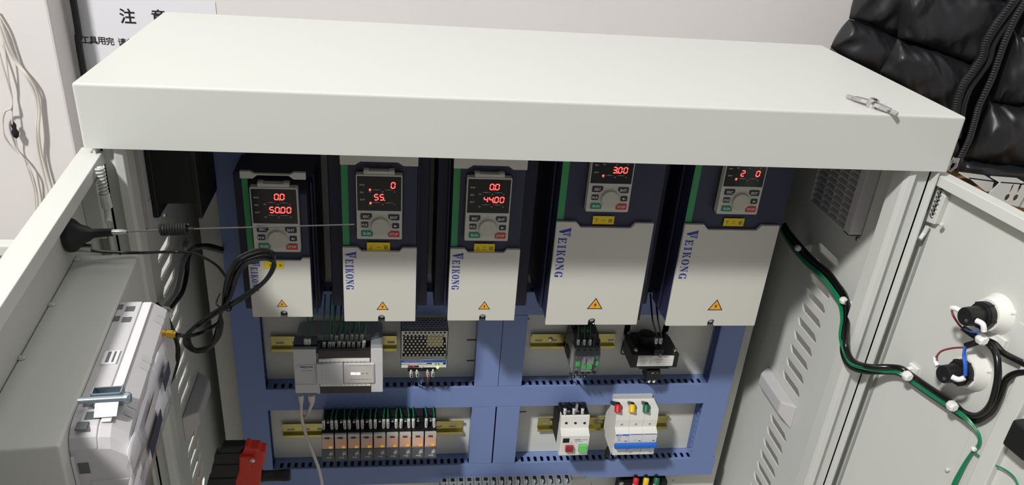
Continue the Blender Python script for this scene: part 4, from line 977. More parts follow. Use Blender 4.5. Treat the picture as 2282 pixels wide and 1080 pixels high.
a = sz(398,572,yM); b = sz(483,518,yM); MB().box(a.x,b.x,yM-0.0003,yM+0.001,a.z,b.z).build('dial_window','blackm',mb_)
a = sz(425,662,yM); b = sz(525,598,yM); MB().box(a.x,b.x,yM-0.006,yM+0.001,a.z,b.z).build('stop_push_button','dkred',mb_,bevel=0.0006)
a = sz(588,678,yM); b = sz(690,590,yM); MB().box(a.x-0.0005,b.x+0.0005,yM-0.0003,yM+0.0005,a.z-0.0005,b.z+0.0005).build('button_surround','blackm',mb_)
MB().box(a.x,b.x,yM-0.004,yM+0.001,a.z,b.z).build('start_push_button','ltgreen',mb_,bevel=0.0006)
m = MB(); p = sz(582,535,yM); m.text('CHNT', p.x, p.z, 0.0036, yM-0.0003, bold=True, sx=1.2); p2 = sz(665,535,yM); m.box(p2.x-0.0045,p2.x+0.0045,yM-0.0003,yM-0.0002,p2.z-0.0003,p2.z+0.0003); p = sz(590,556,yM); m.text('DZ108-20', p.x, p.z, 0.0026, yM-0.0003, sx=1.2); m.build('printing','blueink',mb_)
m = MB(); p = sz(635,716,yM); m.text('GB/T 14048.2', p.x, p.z, 0.0022, yM-0.0003, sx=1.2); p=sz(505,572,yM); m.text('A', p.x,p.z,0.0026,yM-0.0003); m.build('small_print','ink',mb_)
for xq in (468,572):
    p = sz(xq,195,yM2+0.012); MB().lathe(p,(0,-1,0),[(0,0.0034),(0.002,0.0032),(0.0028,0.0015)],12).build('terminal_screw','steel',t,smooth=True)
for i,xq in enumerate((425,533,637)):
    Yw = yM2+0.008; f0 = sz(xq-2,255,Yw); f1 = sz(xq+4,155,Yw); tp = sz(xq+4,80,Yw)
    wire_thing('black wire with white sleeve entering the motor breaker top, %s of three' % ('left','middle','right')[i], 'three wires into the motor breaker', [Vector((tp.x,0.285,d1b+0.012)),Vector((tp.x,0.282,d1b-0.002)),f1+Vector((0,0.003,0.004)),f1,f0], 0.0020, 'blacks', (f1,f0), 0.0027)
p = sz(567,135,yM2+0.012); m = MB(); m.box(p.x-0.0022,p.x+0.0022,p.y-0.002,p.y+0.003,p.z-0.009,p.z+0.006); m.build('metal_lug','steel',t)

# ------------------------------------------------------------------ three-pole circuit breaker
yC1, yC2 = 0.232, 0.216; yC3 = 0.213
c0 = [sz(1000,170,yC1).x, sz(1035,300,yC1-0.002).x, sz(1055,465,yC2).x, sz(1025,690,.224).x]; c1 = [sz(1535,300,yC1-0.002).x, sz(1555,460,yC2).x]
ax0 = sum(c0)/4; ax1 = sum(c1)/2-0.0005
za_ = sz(1250,175,yC1).z; zb_ = sz(1290,300,yC1-0.004).z; zc_ = sz(1300,382,yC1-0.004).z; zd_ = sz(1300,465,yC2).z; ze_ = sz(1300,625,yC2).z; zf_ = sz(1250,695,.226).z
t = thing('circuit_breaker', 'white three-pole circuit breaker with blue toggle bar and coloured wires', 'breaker', ((ax0+ax1)/2, YP-0.008, zf_))
pw = (ax1-ax0)/3
for i in range(3):
    x0 = ax0+i*pw; x1 = x0+pw-0.0003
    m = MB(); m.prism([(yC1+0.012,za_+0.001),(yC1,za_),(yC1-0.004,zb_),(yC1-0.004,zc_),(yC2,zd_),(yC2,ze_),(yC2+0.006,ze_-0.002),(yC2+0.008,zf_+0.004),(yC2+0.012,zf_),(YP-0.010,zf_-0.0),(YP-0.010,za_+0.001)], x0, x1, 'x')
    pl_ = m.build('pole_case','mcbw',t,bevel=0.0006)
    xc_ = (x0+x1)/2-0.001
    zh = sz(1260,348,yC1-0.004).z
    MB().lathe((xc_,yC1-0.0034,zh),(0,-1,0),[(0,0.0034),(0.0010,0.0034),(0.0011,0.0028)],16).build('screw_hole','mcbw',pl_)
    MB().lathe((xc_,yC1-0.0040,zh+0.0003),(0,-1,0),[(0,0.0024),(0.0006,0.0022)],12).build('hole_disc','steel',pl_)  # small bright steel disc set in the screw hole
    MB().box(x0+0.0006,x1-0.0006,yC2-0.0003,yC2+0.001,zd_-0.0034 if i==0 else zd_-0.0016,zd_-0.0004).build('blue_band','mcblue' if i==0 else 'blueink',pl_)
    zw = sz(1300,548,yC2).z; MB().box(x1-0.0075,x1-0.0035,yC2-0.0003,yC2+0.001,zw-0.0007,zw+0.0007).build('status_window','dkred' if i<2 else 'ink',pl_)
    MB().box(x0+0.0002,x1,yC2+0.001,yC2+0.006,zf_+0.004,ze_-0.001).build('lower_step','mcbw',pl_,bevel=0.0004)
m = MB(); zb0 = sz(1290,628,yC3-0.002).z; zb1 = sz(1290,585,yC3-0.002).z; m.box(ax0-0.0006,ax1+0.0002,yC3-0.006,yC3+0.002,zb0,zb1); bar = m.build('toggle_bar','mcblue',t,bevel=0.0012)
for xq in (1178,1420): p = sz(xq,605,yC3-0.006); MB().box(p.x-0.003,p.x+0.003,yC3-0.0075,yC3-0.005,zb0+0.001,zb1-0.0015).build('bar_rivet','mcblue',bar,bevel=0.0005)
m = MB(); m.text('CHNT', ax0+pw*0.34, zd_-0.0019, 0.0030, yC2-0.0005, bold=True); m.build('maker_print','white',t)
m = MB(); m.text('NXB-63', ax0+pw*0.25, zd_-0.0060, 0.0024, yC2-0.0003); m.text('C63', ax0+pw*0.80, zd_-0.0060, 0.0024, yC2-0.0003); m.text('400V~', ax0+pw*0.3, zd_-0.0105, 0.0022, yC2-0.0003); m.text('6000', ax0+pw*0.3, zd_-0.0140, 0.0022, yC2-0.0003); m.text('III', ax0+pw*1.45, zd_-0.014, 0.0026, yC2-0.0003); m.build('small_print','ink',t)
for xq,yq in ((1005,440),(975,520),(1030,600),(990,360)):
    pass
for i,(xq,mt,cn) in enumerate(((1060,'sred','red'),(1232,'syel','yellow'),(1400,'sgrn','green'))):
    Yw = yC1+0.010; p0 = sz(xq,208,yC1-0.006); p1 = sz(xq+8,112,yC1+0.003); p2 = sz(xq+10,80,Yw+0.006)
    tt_ = thing('sleeved_cable', 'thick black cable with %s heat-shrink sleeve entering the circuit breaker top' % cn, 'cable', tuple(p0), 'three colour-sleeved cables on the breaker')
    MB().tube([Vector((p1.x,0.284,d1b+0.014)),Vector((p1.x,0.278,d1b-0.001)),p1],0.0044,12,4).build('cable_sheath','blacks',tt_,smooth=True)
    q = MB(); d = p1-p0; q.lathe(p0,d,[(0,0.0056),(d.length*0.7,0.0060),(d.length*0.92,0.0052),(d.length,0.0046)],16); q.build('colour_sleeve',mt,tt_,smooth=True)
m = MB(); a = sz(965,110,.285); b = sz(1430,95,.285); m.box(ax0-0.0005,ax1-0.004,0.262,YP-0.012,za_-0.002,za_+0.009); m.build('rear_shoulder','plcdk',t,bevel=0.0008)
m = MB(); a = sz(980,745,.23); m.tube([sz(955,630,.25),sz(935,690,.25),sz(940,730,.262)],0.0045,8); m.build('earth_lead','blackm',t,smooth=True)
for (xq,mt) in ((993,'wgreen2'),(1300,'wgreen'),(1340,'wgreen2')):
    pass

# ------------------------------------------------------------------ bottom row: terminal blocks and colour-sleeved block
yB_ = 0.245
def bz(x,y,Y=yB_): return at(980+x/3.68,1040+y/3.68,Y=Y)
zt_ = bz(700,122).z
ZTB = bz(700,118,yB_+0.006).z
nT = 16; xs0 = bz(10,130).x; xs1 = bz(1090,112).x; pt_ = (xs1-xs0)/nT
for i in range(nT):
    x0 = xs0+i*pt_
    t = thing('terminal_block', 'grey feed-through terminal, %s from the left in the bottom row' % ORD[i], 'terminal', (x0+pt_/2, YP-0.008, ZTB-0.04), 'row of grey terminals at the bottom')
    MB().prism([(yB_,ZTB-0.03),(yB_,ZTB-0.008),(yB_+0.012,ZTB),(YP-0.01,ZTB),(YP-0.008,ZTB-0.04),(yB_+0.01,ZTB-0.04)], x0+0.0003, x0+pt_-0.0004, 'x').build('terminal_body','gmid',t,bevel=0.0004)
    MB().box(x0+pt_*0.25,x0+pt_*0.7,yB_+0.0115,yB_+0.02,ZTB-0.001,ZTB+0.0002).build('screw_shaft','blackm',t)
    f0 = Vector((x0+pt_*0.5,yB_+0.006,ZTB-0.012)); f1 = f0+Vector((0.001,0.0,0.0135 if i>5 else 0.010)); tp = f1+Vector((0.001,0.008,0.024))
    wire_thing('black wire into the %s grey terminal from the left, bottom row' % ORD[i], 'wires into the bottom terminals', [Vector((tp.x,0.285,d2b+0.01)),Vector((tp.x,0.28,d2b-0.002)),f1,f0], 0.0015 if i>5 else 0.0008, 'blacks', (f1,f0) if i>5 else None, 0.0024, marks=False)
a = bz(1095,118); b = bz(1215,118)
t = thing('end_clamp', 'flat grey end bracket on the right of the bottom terminal row', 'terminal', (a.x, YP-0.008, ZTB-0.03))
MB().box(a.x+0.0005,b.x,yB_+0.02,YP-0.008,ZTB-0.012,ZTB-0.003).build('clamp_body','gmid',t,bevel=0.0006)
rail('yellow metal rail carrying the bottom terminal row', xs0-0.01, bz(1215,118).x+0.006, ZTB-0.018)
yQ = 0.255
t = thing('distribution_block', 'black terminal block at the bottom edge with red, yellow and green cables', 'terminal', (bz(1650,80,yQ).x, YP-0.002, bz(1650,80,yQ).z-0.05))
a = bz(1470,80,.285); b = bz(1848,72,.285); zq = bz(1650,75,.285).z
MB().box(a.x,b.x,yQ+0.012,YP,zq-0.05,zq).build('block_body','blackm',t,bevel=0.001)
MB().box(a.x+0.020,b.x-0.002,yQ-0.004,yQ+0.014,zq-0.05,zq-0.024).build('block_step','blackm',t,bevel=0.001)
p = bz(1490,132,yQ+0.012); MB().lathe(p,(0,-1,0),[(0,0.0048),(0.002,0.0044),(0.003,0.002)],16).build('fixing_screw','steel',t,smooth=True)
for i,(xq,mt,cn) in enumerate(((1608,'sred','red'),(1692,'syel','yellow'),(1777,'sgrn','green'))):
    p0 = bz(xq-5,140,yQ); p1 = bz(xq+5,88,yQ+0.006); p2 = p1+Vector((0.001,0.006,0.016))
    tt_ = thing('sleeved_cable', 'black cable with %s heat-shrink sleeve at the bottom picture edge' % cn, 'cable', tuple(p0), 'three colour-sleeved cables at the bottom')
    MB().tube([Vector((p1.x,0.285,d2b+0.012)),Vector((p1.x,0.28,d2b-0.001)),p1],0.0044,12,4).build('cable_sheath','blacks',tt_,smooth=True)
    q = MB(); d = p1-p0; q.lathe(p0,d,[(0,0.0052),(d.length*0.7,0.0058),(d.length,0.0050)],16); q.build('colour_sleeve',mt,tt_,smooth=True)
    q = MB(); p3 = p0+Vector((-0.0004,-0.001,-0.014)); q.cyl(p3,p0,0.0050,n=14); q.build('marker_sleeve','ferr',tt_,smooth=True)
#@@PART4
# ------------------------------------------------------------------ fans and filters on the side walls
def proj(P):
    q = Vector(P)-CAM; z = q.dot(FF); return 1141+FPX*q.dot(RR)/z, CY+FPX*q.dot(DD)/z
t = thing('filter_grille', 'square grey louvred vent grille on the inside of the right cabinet wall', 'grille', (XR, 0.18, -0.21))
gx0, gx1 = XR-0.020, XR-0.001; gy0, gy1 = 0.107, 0.236; gz0, gz1 = -0.208, -0.085
for (a,b,c,d,nm) in ((gy0,gy0+0.017,gz0,gz1,'grille_rim'),(gy1-0.004,gy1,gz0,gz1,'grille_rim'),(gy0,gy1,gz0,gz0+0.003,'grille_rim'),(gy0,gy1,gz1-0.004,gz1,'grille_rim')):
    MB().box(gx0+(0.004 if nm=='x' else 0), gx1, a, b, c, d).build(nm, 'hmi', t, bevel=0.0008)
MB().box(gx1-0.003, gx1, gy0+0.01, gy1, gz0, gz1).build('filter_mat', 'brown', t)
nsl = 13
for i in range(nsl):
    z = gz0+0.007+i*(gz1-gz0-0.012)/(nsl-1)
    MB().prism([(gx0+0.0005,z-0.0040),(gx0+0.0005,z-0.0052),(gx1-0.004,z+0.0022),(gx1-0.004,z+0.0036)], gy0+0.016, gy1-0.003, 'y' if False else 'y').build('grille_slat', 'hmi', t)
for i in range(5):
    y = gy0+0.017+i*(gy1-gy0-0.022)/4; MB().box(gx0+0.0025, gx1-0.002, y-0.0008, y+0.0008, gz0+0.002, gz1-0.002).build('grille_bar','hmi',t)
for z in (-0.193,-0.115):
    MB().box(gx0-0.0006,gx0+0.0004,gy0+0.003,gy0+0.012,z,z+0.014).build('snap_tab','hmi',t,bevel=0.0003)
t = thing('filter_grille', 'square grey vent frame behind the black fan on the left cabinet wall', 'grille', (XL, 0.16, -0.22))
for (a,b,c,d) in ((0.092,0.112,-0.205,-0.085),(0.112,0.225,-0.210,-0.200),(0.215,0.228,-0.205,-0.085)):
    MB().box(XL+0.001, XL+0.012, a, b, c, d).build('grille_rim','hmi',t,bevel=0.0008)
for z in (-0.186,-0.112):
    MB().box(XL+0.0117,XL+0.0128,0.094,0.106,z,z+0.016).build('snap_tab','hmi',t,bevel=0.0003)
t = thing('axial_fan', 'black square cooling fan mounted on the left cabinet wall', 'fan', (0.05, 0.16, -0.2))
fx0, fx1 = 0.0275, 0.0860; fy0, fy1 = 0.1065, 0.2050; fz0 = -0.197; fz1 = -0.092
def flg(xa,xb,z0=fz0):
    return MB().prism([(fy0+0.000,z0),(fy1-0.002,z0),(fy1,z0+0.002),(fy1,fz1),(fy0,fz1)], xa, xb, 'x')
flg(fx0,fx0+0.007).build('fan_flange','black',t,bevel=0.002)
flg(fx1-0.007,fx1).build('fan_flange','black',t,bevel=0.002)
MB().box(fx0+0.006,fx1-0.006,fy0+0.006,fy1-0.006,fz0+0.016,fz1-0.004).build('fan_barrel','black',t,bevel=0.004)
MB().box(fx0+0.006,fx1-0.006,fy0+0.001,fy0+0.008,fz0+0.020,fz1-0.004).build('fan_barrel_front','blackm',t,bevel=0.001)
MB().cyl((fx1-0.001,(fy0+fy1)/2,(fz0+fz1)/2),(fx1+0.0006,(fy0+fy1)/2,(fz0+fz1)/2),0.020,n=24).build('hub','blackm',t)
p = at(361,482,Y=fy0-0.001); MB().lathe(Vector((fx0+0.0115,fy0+0.003,fz0+0.004)),(0,-0.6,-1),[(0,0.0036),(0.003,0.0034),(0.004,0.002)],12).build('fan_screw','steel',t,smooth=True)
for i,(yy) in enumerate((378,396)):
    t2 = thing('cable', 'thin black fan lead running behind the leftmost duct, %s one' % ('upper' if i==0 else 'lower'), 'cable', tuple(at(465,yy,Y=.21)), 'fan leads')
    MB().tube([at(462,yy-8,Y=.21),at(470,yy,Y=.22),at(478,yy+6,Y=.25),at(480,yy+30,Y=.29)],0.0011,6).build('conductor','blacks',t2,smooth=True)

# ------------------------------------------------------------------ operator screen on the left door
zH = BT-0.002
uh0 = LDf(at(268,673,Z=zH)).x; uh1 = LDf(at(176,968,Z=zH)).x
zHb = zH-0.072
t = thing('operator_screen', 'pale grey housing of the operator touch screen seen from behind on the left door', 'screen', tuple(TL(Vector((uh0,VB,zHb)))))
def hm(): q = MB(); q.T = TL; return q
def hprof(u, v0, dz=0, df=0):
    return [(VB+0.0004,zH+dz),(VB+0.0195,zH+dz),(VB+0.020,zH-0.0015+dz),(VB+0.0215,zH-0.0005+dz),(VB+0.0290,zH-0.0015+dz),(VB+0.0405,zH-0.010+dz),(VB+0.0415,zH-0.013+dz),(VB+0.0415,zHb),(VB+0.0004,zHb)]
secs = [(uh0,0),(uh1-0.022,0),(uh1-0.012,-0.0015),(uh1-0.004,-0.006),(uh1,-0.014)]
q = hm(); n = 9; vs = []
for u,dz in secs: vs += [(u,v,(z+dz if i<7 else z)) for i,(v,z) in enumerate(hprof(u,0))]
fs = []
for k in range(len(secs)-1):
    for i in range(n): fs.append((k*n+i,k*n+(i+1)%n,(k+1)*n+(i+1)%n,(k+1)*n+i))
fs += [tuple(range(n)), tuple(range(len(secs)*n-1,(len(secs)-1)*n-1,-1))]
q.add(vs,fs); hs_ = q.build('rear_housing','hmi',t,bevel=0.0008)
q = hm(); q.box(uh0+0.002,uh1-0.014,VB+0.0212,VB+0.0288,zH-0.001,zH+0.0004); q.build('bright_rim','hmilt',t,bevel=0.0006)
q = hm(); q.box(uh0+0.001,uh1-0.016,VB+0.0058,VB+0.0063,zH-0.001,zH+0.0002); q.build('seam','plcdk',t)
def vent(px,py,w=0.008,l=0.009):
    p = LDf(at(px,py,Z=zH)); q = hm(); q.box(p.x-l/2,p.x+l/2,p.y-w/2,p.y+w/2,zH-0.001,zH+0.0003); return q.build('vent_hole','gdark',t)
for (px,py) in ((290,688),(282,712),(264,684),(256,710),(203,925),(199,898),(182,948),(176,1000)): vent(px,py) if py < 960 else None
q = hm(); p = LDf(at(247,798,Z=zH)); q.box(p.x-0.010,p.x+0.010,p.y-0.006,p.y+0.006,zH-0.0005,zH+0.0015); q.build('port_frame','hmilt',t,bevel=0.0003)
q = hm(); q.box(p.x-0.008,p.x+0.008,p.y-0.003,p.y-0.0005,zH,zH+0.0018); q.build('port_slot','gdark',t)
q = hm(); q.box(p.x-0.008,p.x+0.008,p.y+0.002,p.y+0.0035,zH,zH+0.0018); q.build('port_slot','gdark',t)
for u_ in (uh0+0.010, uh0+0.085, uh0+0.150):
    for k in range(2):
        q = hm(); vs0 = []; ua = u_+k*0.011; ub = ua+0.008
        q.add([(ua,VB+0.0345,zH-0.0050),(ub,VB+0.0345,zH-0.0050),(ub,VB+0.0410,zH-0.0100),(ua,VB+0.0410,zH-0.0100)],[(0,1,2,3)]); q.build('vent_notch','plcdk',t)
# front end face details
q = hm(); q.box(uh1-0.001,uh1+0.0008,VB+0.010,VB+0.038,zHb+0.004,zH-0.045); q.build('end_recess','hmi',t,bevel=0.0008)
q = hm(); q.box(uh1-0.0005,uh1+0.0006,VB+0.004,VB+0.0115,zH-0.037,zH-0.027); q.build('vent_hole','gdark',t)
q = hm(); q.box(uh1-0.001,uh1+0.002,VB+0.0005,VB+0.0025,zHb,zH-0.020); q.build('bezel_edge','hmilt',t)
# rear connector ribs and folded film behind the screen
t2 = thing('plastic_sleeve', 'crumpled clear film and papers clinging to the back of the operator screen', 'film', tuple(TL(Vector((uh1-0.10,VB+0.046,zH-0.06)))))
for k in range(5):
    q = hm(); pts0 = []; pts1 = []
    nseg = 14
    for i in range(nseg+1):
        f = i/nseg; u_ = uh0+0.035+0.012*k*0.6+f*0.17; vv = VB+0.0418+0.0007*k+0.0005*math.sin(f*9+k*1.7)
        ztop = zH-0.014-0.0085*k+0.0012*math.sin(f*7+k*2.1)-0.010*max(0,0.2-f)*4
        pts0.append((u_,vv,ztop)); pts1.append((u_,vv+0.0018,ztop-0.020))
    q.add(pts0+pts1,[(i,i+1,nseg+2+i,nseg+1+i) for i in range(nseg)])
    o = q.build('film_fold' if k%3 else 'printed_sheet',('hmi' if k%3==2 else 'film') if k%3 else 'paper',t2,smooth=True); s_ = o.modifiers.new('s','SOLIDIFY'); s_.thickness = 0.0003
for (ua,ub,zz1) in ((uh0+0.06,uh0+0.09,zH-0.030),(uh0+0.115,uh0+0.165,zH-0.042)):
    q = hm(); q.box(ua,ub,VB+0.0478,VB+0.0484,zz1-0.012,zz1); q.build('dark_print','navyface',t2)
# zinc clamp bracket
pc = LDf(at(241,893,Z=zH+0.004)); 
t = thing('screen_clamp', 'shiny zinc clamp bracket with bolt gripping the operator screen housing', 'clamp', tuple(TL(Vector((pc.x,pc.y,zH)))))
w2, l2, hC_ = 0.0110, 0.009, 0.013
q = hm(); a_, b_, c_, d_ = pc.x-l2, pc.x+l2*0.3, pc.y-w2, pc.y+w2
q.box(a_,b_,c_,c_+0.0012,zH+0.0005,zH+hC_); q.box(a_,b_,d_-0.0012,d_,zH+0.0005,zH+hC_); q.box(b_-0.0012,b_,c_,d_,zH+0.0005,zH+hC_); q.box(a_,b_,c_,d_,zH+0.0005,zH+0.002); q.box(a_,a_+0.0012,c_,d_,zH+0.0005,zH+hC_*0.9)
q.build('clamp_channel','zinc',t,bevel=0.0003)
q = hm(); q.cyl((b_+0.003,c_-0.008,zH+0.010),(b_+0.003,d_+0.005,zH+0.010),0.0026,n=12); q.build('clamp_bolt','zinc',t,smooth=True)
q = hm(); q.lathe((b_+0.003,d_+0.003,zH+0.010),(0,1,0),[(0,0.0042),(0.002,0.0046),(0.003,0.0046),(0.0045,0.0034)],14); q.build('bolt_head','zinc',t,smooth=True)
q = hm(); q.add([(b_+0.001,c_+0.004,zH+0.010),(b_+0.001,d_-0.001,zH+0.010),(b_+0.014,d_-0.002,zH+0.001),(b_+0.014,c_+0.004,zH+0.001)],[(0,1,2,3)]); o = q.build('clamp_tongue','zinc',t); s_ = o.modifiers.new('s','SOLIDIFY'); s_.thickness = 0.001

# ------------------------------------------------------------------ antenna and coiled lead
pb = at(152,524,pl=(1,KL,0,0.01616-0.019)); ya = pb.y
pe = at(250,517,Y=ya); ptip = at(790,500,Y=ya)
ax = (pe-pb).normalized()
t = thing('whip_antenna', 'black magnetic base whip antenna sticking out sideways from the left door', 'antenna', tuple(pb))
L1 = (pe-pb).length
q = MB(); q.lathe(pb,ax,[(0,0.0172),(0.004,0.0172),(0.0065,0.0160),(0.012,0.0105),(0.020,0.0072),(L1*0.55,0.0048),(L1*0.8,0.0042),(L1,0.0040)],28); q.build('magnetic_base','black',t,smooth=True)
q = MB(); p = at(283,516,Y=ya); q.lathe(pe,p-pe,[(0,0.0030),((p-pe).length*0.5,0.0030),((p-pe).length,0.0018)],12); q.build('ferrule','steel',t,smooth=True)
p1 = at(358,512,Y=ya); q = MB(); q.cyl(at(272,516,Y=ya),p1,0.0010,n=8); q.build('lower_rod','rod',t,smooth=True)
p2 = at(418,510,Y=ya); q = MB(); d = p2-p1; z = d.normalized(); a = z.orthogonal().normalized(); b = z.cross(a)
pts = []
for i in range(0, 11*10+1):
    th = 2*math.pi*i/11; pts.append(p1+d*(i/110)+a*(0.0050*math.cos(th))+b*(0.0050*math.sin(th)))
q.tube(pts,0.0014,6,smooth=False); q.build('loading_coil','black',t,smooth=True)
q = MB(); q.cyl(p1+d*0.02,p1+d*0.98,0.0026,n=8); q.build('coil_core','blackm',t)
q = MB(); q.cyl(p2,ptip,0.0008,n=8); q.build('whip_rod','rod',t,smooth=True)
q = MB(); q.cyl(p2-z*0.001,p2+z*0.006,0.0017,n=8); q.build('rod_clip','black',t,smooth=True)
# lead
t = thing('antenna_lead', 'thin black antenna lead wound into a long hanging coil with gold screw plug', 'cable', tuple(at(520,650,Y=-0.10)))
yc = -0.12
lead = [at(168,548,Y=ya),at(190,556,Y=ya+.004),at(240,561,Y=ya+.01),at(310,563,Y=ya+.015),at(380,561,Y=-.10),at(430,564,Y=-.09),at(475,585,Y=-.085),at(500,612,Y=-.085),at(511,640,Y=-.09),at(510,665,Y=-.10),at(500,690,Y=yc)]
MB().tube(lead,0.00155,8,8).build('lead','blacks',t,smooth=True)
# coil loops: long narrow figure pinched at the tie (493,685)
def loop(pxs, dy, r=0.00165, name='coil_turn'):
    pts = [at(x,y,Y=yc+dd) for (x,y),dd in zip(pxs,dy)]
    return MB().tube(pts,r,8,8).build(name,'blacks',t,smooth=True)
for k,(ox,oy,w1,w2,dd) in enumerate(((0,0,1.0,1.0,0),(6,5,0.85,0.82,.004),(-3,-6,1.08,1.06,-.004),(4,-12,0.72,0.68,.006),(9,8,0.65,0.9,-.006))):
    ux, uy = 498+ox*0.3, 682+oy*0.3
    up = [(ux,uy),(512-8*w1+ox,648+oy),(528-14*w1+ox,612+oy),(552-16*w1+ox,580+oy),(582+ox*0.6,562+oy+(1-w1)*20),(605+3*w1+ox*0.3,572+oy+(1-w1)*10),(608*1.0+ox*0.3,596+oy*0.3),(590+ox*0.3,625),(556+ox*0.3,652+oy*0.3),(520,676+oy*0.3),(ux+2,uy+3)]
    dn = [(ux+1,uy+2),(470-6*w2+ox*0.4,706+oy*0.3),(440-8*w2,730+oy*0.2),(422-6*w2+ox*0.6,748),(420-4*w2+ox,768),(436+ox*0.4,782-(1-w2)*14),(462,778-(1-w2)*22),(480+6*w2-(1-w2)*22,752),(488+6*w2-(1-w2)*20,722),(492,700),(ux,uy)]
    loop(up,[dd+0.002*math.sin(i+k) for i in range(11)]); loop(dn,[dd+0.002*math.cos(i+k) for i in range(11)])
q = MB(); pA_, pB_ = at(482,676,Y=yc-0.009), at(512,692,Y=yc-0.009); q.tube([pA_+Vector((0,.02,0)),pA_,(pA_+pB_)/2+Vector((0,-.002,0)),pB_,pB_+Vector((0,.02,0))],0.0009,6); q.build('twist_tie','blacks',t,smooth=True)
g0 = TL(Vector((LDf(at(362,741,pl=(1,KL,0,0.01616+(VB+0.0415)*1.0034))).x, VB+0.0405, 0))); pj = at(362,741,pl=(1,KL,0,0.01616+(VB+0.0415)*1.0034)); pk = at(392,745,Y=pj.y)
q = MB(); d = pk-pj; q.lathe(pj,d,[(0,0.0030),(d.length*0.2,0.0030),(d.length*0.21,0.0024),(d.length*0.35,0.0024),(d.length*0.36,0.0042),(d.length*0.8,0.0042),(d.length*0.82,0.0034),(d.length,0.0034)],6+2); q.build('gold_plug','gold',t,bevel=0.0002)
MB().tube([pk,at(402,747,Y=pj.y+0.005),at(418,748,Y=-.17),at(432,746,Y=-.14),at(462,735,Y=yc),at(492,716,Y=yc)],0.0020,8,6).build('plug_tail','blacks',t,smooth=True)

# cables beside the screen and on the left wall
t = thing('cable', 'black cable arching behind the operator screen on the left door', 'cable', tuple(at(397,790,Y=-.02)))
MB().tube([at(348,676,Y=.02),at(368,700,Y=.01),at(385,735,Y=0),at(396,770,Y=-.01),at(396,800,Y=-.02),at(385,838,Y=-.04),at(368,868,Y=-.05),at(350,895,Y=-.06)],0.0026,8,8).build('cable_sheath','blacks',t,smooth=True)
t = thing('cable', 'off-white cable curving beside the black one behind the operator screen', 'cable', tuple(at(385,790,Y=-.02)))
MB().tube([at(352,715,Y=.01),at(372,738,Y=0),at(384,768,Y=-.01),at(384,800,Y=-.02),at(374,832,Y=-.04),at(352,872,Y=-.06)],0.0036,10,8).build('cable_sheath','wwhite',t,smooth=True)
for i,(lab,mt,off,r) in enumerate((('grey cable on the left inner wall running down from the tie mount, front one','gmid',0,.0036),('dark cable on the left inner wall running down from the tie mount, back one','blackm',14,.0034))):
    t = thing('cable', lab, 'cable', tuple(at(400,620,X=.03)), 'cables on the left inner wall')
    MB().tube([at(495,560-off*.4,Y=.255),at(462,552-off*.4,X=.045),at(432,552,X=.032),at(412+off*.5,575,X=.028),at(402+off,610,X=.026),at(392+off,650,X=.028),at(372+off*.8,680,X=.032),at(352+off,700,X=.04)],r,8,8).build('cable_sheath',mt,t,smooth=True)
t = thing('cable_tie_mount', 'grey adhesive tie mount holding cables on the left inner wall', 'cable mount', tuple(at(420,555,X=XL)))
p = at(418,553,X=XL+0.004); MB().box(XL+0.0005,XL+0.006,p.y-0.012,p.y+0.012,p.z-0.008,p.z+0.008).build('mount_plate','hmi',t,bevel=0.001)
t = thing('cable_tie', 'translucent white cable tie head beside the operator screen', 'cable tie', tuple(at(374,698,X=.04)))
p = at(374,700,X=.04); MB().box(p.x-0.004,p.x+0.005,p.y-0.006,p.y+0.006,p.z-0.006,p.z+0.006).build('tie_head','nylon',t,bevel=0.002)
q = MB(); q.tube([at(352,690,X=.045),at(366,684,X=.043),at(380,690,X=.04),at(378,708,X=.04)],0.0016,6); q.build('tie_strap','nylon',t,smooth=True)

# ------------------------------------------------------------------ harness on the right
SQ = math.sqrt(1+KR*KR)
def prd(v): return (1, KR, 0, 0.99604-v*SQ)   # plane offset v from the lip plane, positive = towards the viewer side
route = [(1745,505,('X',.958)),(1757,524,('X',.962)),(1778,553,('X',.968)),(1808,585,('X',.972)),(1840,612,('X',.973)),(1862,640,('X',.974)),(1880,668,('X',.974)),(1886,705,('X',.962)),(1881,745,('X',.948)),(1881,780,('X',.941)),(1896,810,('Y',-.006)),(1930,822,('Y',-.012)),(1975,823,('R',.002)),(2005,826,('R',-.004)),(2024,838,('R',-.008)),(2070,870,('R',-.008)),(2122,905,('R',-.008))]
def rp(x,y,s,dx=0,dy=0,lift=0):
    k,v = s
    if k=='X': return at(x+dx,y+dy,X=v-lift)
    if k=='Y': return at(x+dx,y+dy,Y=v-lift)
    return at(x+dx,y+dy,pl=prd(v+lift))
def path(dxf, extra, lift=0):
    pts = []
    for i,(x,y,s) in enumerate(route):
        dx, dy = dxf(i); pts.append(rp(x,y,s,dx,dy,lift))
    return pts+[rp(*e, lift=lift) for e in extra]
endA = [(2150,920,('R',-.008)),(2180,925,('R',-.006)),(2205,905,('R',0)),(2218,870,('R',.004)),(2224,830,('R',.006)),(2220,790,('R',.004)),(2205,768,('R',0)),(2190,758,('R',-.004)),(2172,764,('R',0)),(2152,770,('R',.004))]
endB = [(2150,930,('R',-.008)),(2178,938,('R',-.008)),(2210,915,('R',-.004)),(2228,880,('R',-.002)),(2240,848,('R',-.004)),(2258,834,('R',-.006)),(2285,829,('R',-.008)),(2310,830,('R',-.008))]
for lab, dxf, ex, lift in (('thick black cable along the right wall and door, looping back to the lamps', lambda i:(5,-6) if 2<=i<13 else (2,-6), endA, .003),
                     ('thick black cable along the right wall and door, leaving at the right edge', lambda i:(-2,5) if i>=9 else (0,0), endB, 0)):
    t = thing('cable', lab, 'cable', tuple(rp(*route[6])), None)
    MB().tube(path(dxf,ex,lift),0.0040,10,8).build('cable_sheath','blacks',t,smooth=True)
